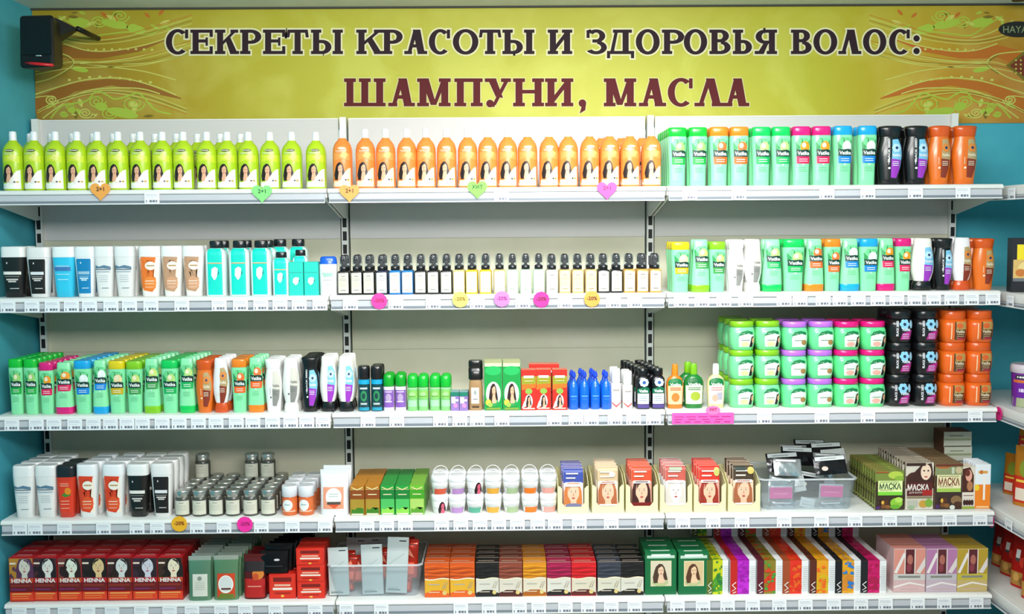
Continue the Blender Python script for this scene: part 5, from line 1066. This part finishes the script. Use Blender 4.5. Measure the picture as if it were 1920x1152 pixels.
for i, (px, tp, bt, w_, ry, Y) in enumerate(((637, 1036, 1124, 38, -.03, .040), (700, 1030, 1122, 40, -.03, .044), (743, 1009, 1112, 40, .05, .040))):
    xx, sc, h, D = size(k_card, S5, px, w_, tp, bt, Y)
    p = at(px, bt, Y)
    put(k_card, p.x, Y, max(p.z, ROWZ[S5]+.004), (sc[0], 1, sc[2]), 'tall silver card packet in the clear bin, %s from left' % ORD[i], 'silver card packets').rotation_euler = (-.06, ry, 0)
for i in range(4):
    p = at(668+i*32, 1100, .19); put(k_card, p.x, .20, ROWZ[S5]+.005, (1, 1, .95), 'silver card packet at the back of the clear bin, %s from left' % ORD[i], 'silver card packets at the back').rotation_euler = (.1, .04*(-1)**i, 0)
for i, (px, pb, Y, ry, s) in enumerate(((654, 1090, .075, .1, .9), (674, 1090, .08, -.08, .9), (716, 1084, .085, .05, 1.0), (764, 1082, .08, .04, 1.3), (762, 1078, .11, -.04, 1.3), (652, 1086, .125, 0, 1), (690, 1082, .13, .05, 1), (730, 1080, .13, -.05, 1), (752, 1076, .14, 0, 1.0), (700, 1112, .075, .1, .7), (655, 1112, .08, -.1, .7), (760, 1122, .07, .1, .8))):
    p = at(px, pb, Y); put(k_redbag, p.x, Y, max(p.z, ROWZ[S5]+.005), (s, s, s*.9), 'red foil packet in the clear bin, %s counted from the front left' % ORD[i], 'red foil packets').rotation_euler = (-.1, ry, 0)
WV = [(820, wv_or, 'orange'), (867, wv_or, 'orange'), (914.5, wv_bk, 'black'), (958.5, wv_br, 'brown'), (1002.5, wv_go, 'gold'), (1048, wv_mg, 'magenta'), (1095, wv_rd, 'red'), (1141.5, wv_gr, 'dark grey'), (1186, wv_bk, 'black')]
run(wv_or, S5, [820, 867], 46.4, 1062, 1126, 'orange hair colour box with wavy label', 4, gap=.001, jit=.002)
run(wv_bk, S5, [914.5], 43.4, 1062, 1125.5, 'black wavy-label hair colour box beside orange', 4, gap=.001, jit=.002)
run(wv_br, S5, [958.5], 43.4, 1062, 1125.3, 'brown hair colour box with wavy label', 4, gap=.001, jit=.002)
run(wv_go, S5, [1002.5], 43.4, 1062, 1125, 'gold hair colour box with wavy label', 4, gap=.001, jit=.002)
run(wv_mg, S5, [1048], 45, 1062, 1124.5, 'magenta hair colour box with wavy label', 4, gap=.001, jit=.002)
run(wv_rd, S5, [1095], 46, 1062, 1124.3, 'red hair colour box with wavy label', 4, gap=.001, jit=.002)
run(wv_gr, S5, [1142], 43.6, 1062, 1124, 'dark grey hair colour box with wavy label', 4, gap=.001, jit=.002)
run(wv_bk, S5, [1186], 43, 1062, 1123.8, 'black wavy-label hair colour box beside green', 4, gap=.001, jit=.002)
run(fr_a, S5, [1239], 59, 1044, 1123.5, 'green box with framed portrait, beside black', 3, gap=.002)
run(fr_b, S5, [1300], 57, 1044, 1123, 'green box with framed portrait, beside yellow', 3, gap=.002)
BRX = [1345, 1392.5, 1442, 1491.5, 1541, 1588.5, 1636.5]; BRN_ = ['yellow-green', 'magenta', 'green and red', 'red', 'orange and yellow', 'blue and orange', 'crimson']
for i, x in enumerate(BRX):
    run(BRT[i], S5, [x], 40 if i == 0 else 47.5, 1056, 1120-.6*i, BRN_[i]+' hair colour box with white flank', 6, gap=.001, jit=.002, group='bright hair colour boxes, bottom shelf')
    xx, sc, h, D = size(BRT[i], S5, x, 40 if i == 0 else 47.5, 1056, 1120-.6*i, .02)
    put(BRT[i], xx, .29, ROWZ[S5]+.0003+h+.001, sc, BRN_[i]+' hair colour box on top at the back, bottom shelf', 'bright hair colour boxes stacked at the back')
run(sk_pk, S5, [1704], 59, 1033, 1115, 'pink silky dye box', 3, gap=.002, jit=.002)
run(sk_li, S5, [1763.5], 57.5, 1033, 1114.5, 'lilac silky dye box', 3, gap=.002, jit=.002)
run(sk_ye, S5, [1822], 57, 1033, 1114, 'yellow silky dye box', 3, gap=.002, jit=.002)
# ------------------------------------------------------------------ price tags and promotion stickers on the shelf edges
KT = Kind('price_tag', .044, .0008, .034, 'price tag'); KINDS.append(KT)
MB().box(-.022, -.0004, 0, .022, .0004, .034, M('#f0f2f4', .4)).build('tag_card', KT.root)
printing([('r', -.40, .78, .30, .83, '#b9bec8'), ('r', -.40, .66, .36, .70, '#b9bec8'), ('r', -.40, .12, -.32, .34, '#8a8f9c'), ('r', -.16, .14, .0, .34, '#6f7480'), ('r', .04, .14, .2, .34, '#6f7480'), ('r', .24, .14, .36, .34, '#7f8490'), ('r', -.4, .5, .2, .53, '#cfd3da')], .044, .034, lambda x, z, o: (x, -.0004-o, z), base=.0002).build('tag_print', KT.root)
TAGS = {0: [285, 940, 1293, 1385, 1550, 1627, 1716, 1805],
        1: [15, 60, 98, 134, 168, 208, 243, 283, 341, 411, 451, 489, 525, 561, 600, 657, 742, 812, 895, 980, 1059, 1150, 1190, 1277, 1316, 1357, 1398, 1470, 1500, 1543, 1575, 1609, 1646, 1681, 1715, 1750, 1784, 1821, 1861],
        2: [22, 68, 101, 140, 175, 207, 238, 267, 304, 336, 372, 405, 443, 474, 511, 545, 575, 606, 690, 744, 826, 862, 895, 941, 1039, 1080, 1108, 1153, 1188, 1225, 1433, 1541, 1627, 1726, 1828],
        3: [37, 66, 121, 194, 257, 295, 370, 420, 490, 548, 611, 688, 725, 760, 828, 864, 900, 935, 970, 1008, 1041, 1086, 1146, 1206, 1280, 1337, 1391, 1470, 1540, 1603, 1668, 1723, 1780, 1837],
        4: [36, 80, 122, 165, 210, 265, 318, 360, 415, 460, 517, 591, 650, 715, 864, 917, 974, 1010, 1060, 1103, 1146, 1190, 1270, 1318, 1364, 1411, 1461, 1510, 1563, 1614, 1660, 1720, 1770, 1830]}
SIDEW = ['', 'second ', 'third ', 'fourth ', 'fifth ']
under = {}
SEAM = [[612, 1247], [622, 1246.5], [624, 1247], [629, 1247.5], [632, 1247]]
for r, xs in TAGS.items():
    lastx = -9
    for px in xs:
        X = at(px, ROWY[r]+14, -.0075).x
        if X-lastx < .0455: X = lastx+.0455
        for s_ in (1.0, 2.0):
            if abs(X-s_) < .024: X = s_+(.025 if X >= s_ else -.025)
        lastx = X
        _, wh = min(FRONT[r], key=lambda q: abs(q[0]-px))
        wh = ' '.join(wh.split()).replace(', ', ' ')
        n = under.get((r, wh), 0); under[(r, wh)] = n+1
        l = '%sprice tag below %s, %s' % (SIDEW[n], wh, SHELF[r])
        o = put(KT, X, -.0098, ROWZ[r]-.0425, (1, 1, 1), l, 'white price tags')
        o.rotation_euler = (-.05, 0, random.uniform(-.02, .02))
def sticker(name, px, py, row, r, col, txt, tc, label, heart=False, wave=0, sy=1.0, th=.30, tw=1.35):
    p = at(px, py, -.013); o = empty(name, (p.x, -.0125, p.z))
    if heart:
        u = []
        for k in range(36):
            t = 2*math.pi*k/36; u.append((r*math.sin(t)**3*1.02, r*(.8125*math.cos(t)-.3125*math.cos(2*t)-.125*math.cos(3*t)-.0625*math.cos(4*t))*1.02))
    else:
        u = [(r*(1+wave*math.cos(12*a))*math.cos(a), r*sy*(1+wave*math.cos(12*a))*math.sin(a)) for a in [2*math.pi*k/72 for k in range(72)]]
    n = len(u); b = MB(); bm = bmesh.new(); f = bm.faces.new([bm.verts.new((x, -.0005, z)) for x, z in u]); 
    bm.normal_update()
    if f.normal.y > 0: f.normal_flip()
    e = bmesh.ops.extrude_face_region(bm, geom=[f]); bmesh.ops.translate(bm, verts=[v for v in e['geom'] if isinstance(v, bmesh.types.BMVert)], vec=(0, .001, 0))
    bmesh.ops.recalc_face_normals(bm, faces=bm.faces); bmesh.ops.triangulate(bm, faces=[q for q in bm.faces if len(q.verts) > 4]); bm.verts.index_update()
    b.add([v.co[:] for v in bm.verts], [[v.index for v in q.verts] for q in bm.faces], M(col, .5)); bm.free(); b.build('sticker_card', o)
    t = MB()
    for i, (s, v, h) in enumerate(txt):
        vs, fs, asp = text_tris(s); h_ = h*r; w_ = min(h_*asp, tw*r)
        t.add([(x*w_, -.0009, z*h_+v*r) for x, z in vs], fs, M(tc, .5))
    t.build('sticker_print', o)
    tag(o, uniq(label), 'sticker', 'promotion stickers'); return o
RH = .029
sticker('heart_sticker', 188, 358, 0, RH, '#eda24a', [('*2+1', .18, .42)], '#3a1c10', 'orange heart sticker on the top shelf edge under green bottles', True)
sticker('heart_sticker', 491, 362, 0, RH, '#82e07c', [('*2+1', .18, .42)], '#245a24', 'green heart sticker on the top shelf edge under green bottles', True)
sticker('heart_sticker', 655, 361, 0, RH, '#efa854', [('*2+1', .18, .42)], '#6a3a14', 'orange heart sticker below first orange bottle on the top shelf', True)
sticker('heart_sticker', 895, 354, 0, RH, '#7de04c', [('*ХИТ', .18, .42)], '#1c4a1c', 'bright green heart sticker under the orange bottles, top shelf', True)
sticker('heart_sticker', 1138, 356, 0, RH, '#f04ca8', [('*2+1', .18, .42)], '#8a1450', 'pink heart sticker under the orange bottles, top shelf', True)
RC = .0235
for px, py, c, tcol, l, r in ((711, 565, '#f43c9c', '#a8145c', 'magenta round sticker under the blue spray bottles, second shelf', 1), (863, 562, '#f0e06a', '#7a5a1c', 'yellow round sticker under the cream spray bottle, second shelf', 1), (941, 561, '#f27cd0', '#8a2c7a', 'pale pink round sticker under the yellow spray bottles, second shelf', 1),
                              (1015, 562, '#ee2c94', '#5a0c34', 'deep pink round sticker under the pale green sprays, second shelf', 1), (1110, 561, '#f0a446', '#4a2410', 'orange round sticker under the amber spray bottles, second shelf', 1), (336, 983, '#edb022', '#7a1c10', 'yellow round sticker under the glass jars, fourth shelf', 3), (459, 984, '#f42ca0', '#9a1060', 'pink round sticker under the glass jars, fourth shelf', 3)):
    sticker('round_sticker', px, py, r, RC, c, [('*-20%', .08, .5)], tcol, l, False, .02)
sticker('oval_sticker', 1337, 770, 2, .022, '#f47ab8', [('*ХИТ', .12, .40), ('продаж', -.26, .18)][:1], '#a01048', 'pink scalloped sticker in front of the pale yellow oil bottle, third shelf', False, .05, .62)
s0 = at(1259, 784, -.0115); s1 = at(1376, 784, -.0115)
o = empty('promotion_strip', ((s0.x+s1.x)/2+.001, -.0115, ROWZ[2]-.0405)); W = s1.x-s0.x-.002
MB().box(-W/2, -.0004, 0, W/2, .0004, .034, M('#f45cb4', .5)).build('strip_card', o)
printing([('r', -.46+.19*q, .62-.0*q, -.31+.19*q, .68, '#b8247a') for q in range(5)]+[('r', -.46+.22*q, .4, -.34+.22*q, .45, '#b8247a') for q in range(4)]+[('r', -.46+.16*q, .18, -.36+.16*q, .23, '#b8247a') for q in range(6)], W, .034, lambda x, z, o_: (x, -.0004-o_, z), base=.0002).build('strip_print', o)
tag(o, 'long pink promotion strip on the third shelf edge below the oil bottles', 'promotion strip')

# ------------------------------------------------------------------ loudspeaker in the upper corner
p = at(90, 85, .17)
sp = empty('wall_speaker', (p.x, .17, p.z)); 
q0 = at(52, 130, .17); q1 = at(122, 30, .17); hw = (q1.x-q0.x)/2; hh = (q1.z-q0.z)/2; bk = M('#070709', .45); bp_ = M('#0d0d10', .25)
b = MB(); vs = [(-hw, -.07, -hh), (hw*.86, -.085, -hh*.98), (hw*.42, .05, -hh*.8), (-hw*.8, .06, -hh*.9), (-hw, -.06, hh), (hw*.8, -.07, hh), (hw*.42, .05, hh*.9), (-hw*.8, .06, hh*.9)]
b.add(vs, [(0, 1, 5, 4), (1, 2, 6, 5), (2, 3, 7, 6), (3, 0, 4, 7), (4, 5, 6, 7), (3, 2, 1, 0)], bk)
bb = b.build('speaker_box', sp); md = bb.modifiers.new('round', 'BEVEL'); md.width = .012; md.segments = 3
g = MB(); g.add([(-hw*.86, -.072, -hh*.5), (hw*.74, -.085, -hh*.5), (hw*.68, -.074, hh*.9), (-hw*.88, -.063, hh*.9)], [(0, 1, 2, 3)], bp_); g.build('grille', sp)
r_ = MB(); r_.tube([(-hw*.62, -.072, -hh*.80), (-hw*.1, -.088, -hh*.86), (hw*.84, -.088, -hh*.92)], .0045, M('#d01822', .3), 10); r_.build('red_stripe', sp)
g2 = MB(); g2.rbox(-hw*.05, -.083, -hh*.58, hw*.22, -.077, -hh*.53, M('#d8dae0', .25, .8), .001); g2.build('badge', sp)
br_ = MB(); 
w0, w1, w2 = at(110, 36, .20), at(110, 74, .20), at(148, 55, .24)
L_ = lambda q, y: (q.x-p.x, y, q.z-p.z)
br_.add([L_(w0, .0), L_(w1, .0), L_(w2, .06), L_(w0, .06), L_(w1, .06), L_(w2, .075)], [(0, 1, 2), (5, 4, 3), (0, 2, 5, 3), (2, 1, 4, 5), (1, 0, 3, 4)], bk)
br_.tube([L_(w2, .06), L_(w2, WALLY-.17-.006)], .008, bk, 10); br_.build('bracket', sp)
tag(sp, 'black corner loudspeaker with red stripe mounted high beside the banner', 'loudspeaker')
# dark ceiling fitting at the top right
p = at(1912, 0, .25)
o = empty('ceiling_downlight', (p.x, .25, ZC))
MB().loft([(-.022, .022, .022), (-.012, .026, .026), (-.004, .030, .030), (0, .030, .030)], M('#14161a', .35), 2, 24).build('lamp_housing', o)
tag(o, 'small dark round fitting under the ceiling above the banner emblem', 'ceiling fitting')

# ------------------------------------------------------------------ shelving along the right-hand wall
RX = 3.024
for r in range(5):
    z = ROWZ[r]-(.004 if r == 0 else .006 if r == 1 else .0)
    o = empty('side_wall_shelf', (RX, 0, z)); y0, y1 = -1.25, .34
    MB().rbox(.006, y0, -.028, XR-RX-.002, y1, 0, white, .002).build('shelf_board', o)
    b = MB(); b.rbox(-.004, y0, -.030, .010, y1, -.0005, white, .003); b.build('shelf_lip', o)
    c = MB(); c.box(-.0045, y0, -.0425, .008, y1, -.0305, rail); c.box(-.0068, y0, -.0385, -.0058, y1, -.0340, chan); c.box(-.009, y0, -.0432, .004, y1, -.0400, M('#e4e6e6', .35)); c.build('price_rail', o)
    tag(o, 'white steel shelf along the right-hand teal wall, %s level' % SHELF[r].replace(' shelf', ''), 'shelf', 'side wall shelves')
def side(k, row, px, w_, tp, bt, Y, label, g=None, ds=1.0, y=None, rz=-.9, dz=0):
    X_, sc, h, D = size(k, row, px, w_, tp, bt, Y)
    zr = ROWZ[row]-(.004 if row == 0 else .006 if row == 1 else 0)
    return put(k, max(X_, RX+.012+k.W*sc[0]*.5), Y, zr+.0003, (sc[0], sc[1]*ds, sc[2]), label, g, rz)
k_pack = carton('black_yellow_packet', .07, .05, .16, M('#1a1a22', .35), [('r', -.3, .60, .46, .88, '#f2da1c'), ('r', -.44, .26, .46, .60, '#d8b46a'), ('e', .05, .44, .3, .12, '#e8d088'), ('e', -.15, .36, .2, .07, '#c8742c'), ('r', -.44, .20, .46, .26, '#6a7078')])
side(k_pack, S2, 1914, 44, 440, 541, .02, 'black packet with yellow panel on the side shelf, second level', rz=-.2)
k_tubp = bottle('clear_lid_tub', .10, .10, .13, [(0, .86, .86), (.02, .9, .9), (.80, .98, .98)], P('#7a2a9a'), 2, [(.80, 1.0, 1.0), (.81, 1.06, 1.06), (.95, 1.05, 1.05), (1, .96, .96)], P('#cfc4cc'), [('r', -.44, .0, .44, .22, '#a8b08a'), ('r', -.44, .22, .44, .55, '#6a1a9a'), ('r', -.3, .36, .3, .44, '#e8dcf0'), ('r', -.44, .58, .44, .64, '#d8702c'), ('r', -.40, .66, .1, .76, '#2c2830'), ('r', -.36, .69, .06, .73, '#f0ece8')], cat='tub')
side(k_tubp, S3, 1924, 56, 689, 768, .02, 'purple tub with clear lid on the side shelf, third level', rz=-.3)
k_redbag2 = pouch('red_snack_pouch', .10, .06, .15, M('#b8201c', .2, .1), [('r', -.4, .05, .4, .30, '#b8843c'), ('e', -.1, .2, .14, .08, '#d8a85a'), ('e', .2, .14, .14, .08, '#8a5a2c'), ('r', -.2, .5, .0, .72, '#e8e8e4'), ('r', -.2, .5, .0, .56, '#4a4a4a'), ('e', .2, .5, .2, .1, '#d83a28')])
k_amberp = pouch('amber_snack_pouch', .08, .05, .12, M('#b8741c', .3), [('r', -.44, .06, .44, .5, '#c8301c'), ('r', -.3, .1, .2, .3, '#e8d8c4'), ('e', .1, .64, .3, .16, '#8a9a2c'), ('r', -.3, .4, .3, .44, '#f0c84a')])
side(k_amberp, S4, 1897, 34, 880, 955, .20, 'amber and red pouch on the side shelf, behind its neighbour, fourth level', 'pouches on the side shelf', rz=-1.1)
side(k_amberp, S4, 1922, 44, 858, 968, .06, 'amber and red pouch on the side shelf, nearer the front, fourth level', 'pouches on the side shelf', rz=-1.0)
side(k_amberp, S4, 1930, 46, 790, 868, .10, 'amber and red pouch raised above its neighbours on the side shelf', 'pouches on the side shelf', rz=-1.0).location.z += .142
for i, (px, Y, tp, bt) in enumerate(((1880, .26, 1024, 1098), (1897, .17, 1028, 1112), (1917, .06, 1032, 1128), (1938, -.05, 1036, 1140))):
    side(k_redbag2, S5, px, 46, tp, bt, Y, 'red pouch on the low side shelf, %s from the corner' % ORD[i], 'red pouches on the low side shelf', rz=-1.2)
p = at(1902, 778, -.02)
def side_sticker(px, py, Y, label):
    p = at(px, py, Y); o = sticker('round_sticker', px, py, 2, .021, '#ee2c8c', [('-20%', .05, .4)], '#8a1050', label, False, .04)
    o.location = (RX-.0105, Y, p.z); o.rotation_euler = (0, 0, -math.pi/2)
side_sticker(1902, 776, .02, 'pink round sticker on the side shelf edge, third level'); side_sticker(1900, 976, .05, 'pink round sticker on the side shelf edge, fourth level')
for i, (px, row, Y) in enumerate(((1906, 1, -.03), (1915, 3, -.06), (1917, 0, -.02))):
    o = put(KT, RX-.0098, Y, ROWZ[row]-(.0425+.005*(row < 2)), (1, 1, 1), 'price tag on the side shelf edge, %s level' % ['second', 'fourth', 'top'][i], 'price tags on the side shelves', -math.pi/2)

# ------------------------------------------------------------------ tidy: remove patterns never placed
for k in KINDS:
    if not k.used:
        for c in list(k.root.children): bpy.data.objects.remove(c)
        bpy.data.objects.remove(k.root)
for l, n in ALLLABELS.items():
    if n > 1: print('DUP', n, l)
    if len(l.split()) > 16 or len(l.split()) < 4: print('LEN', len(l.split()), l)
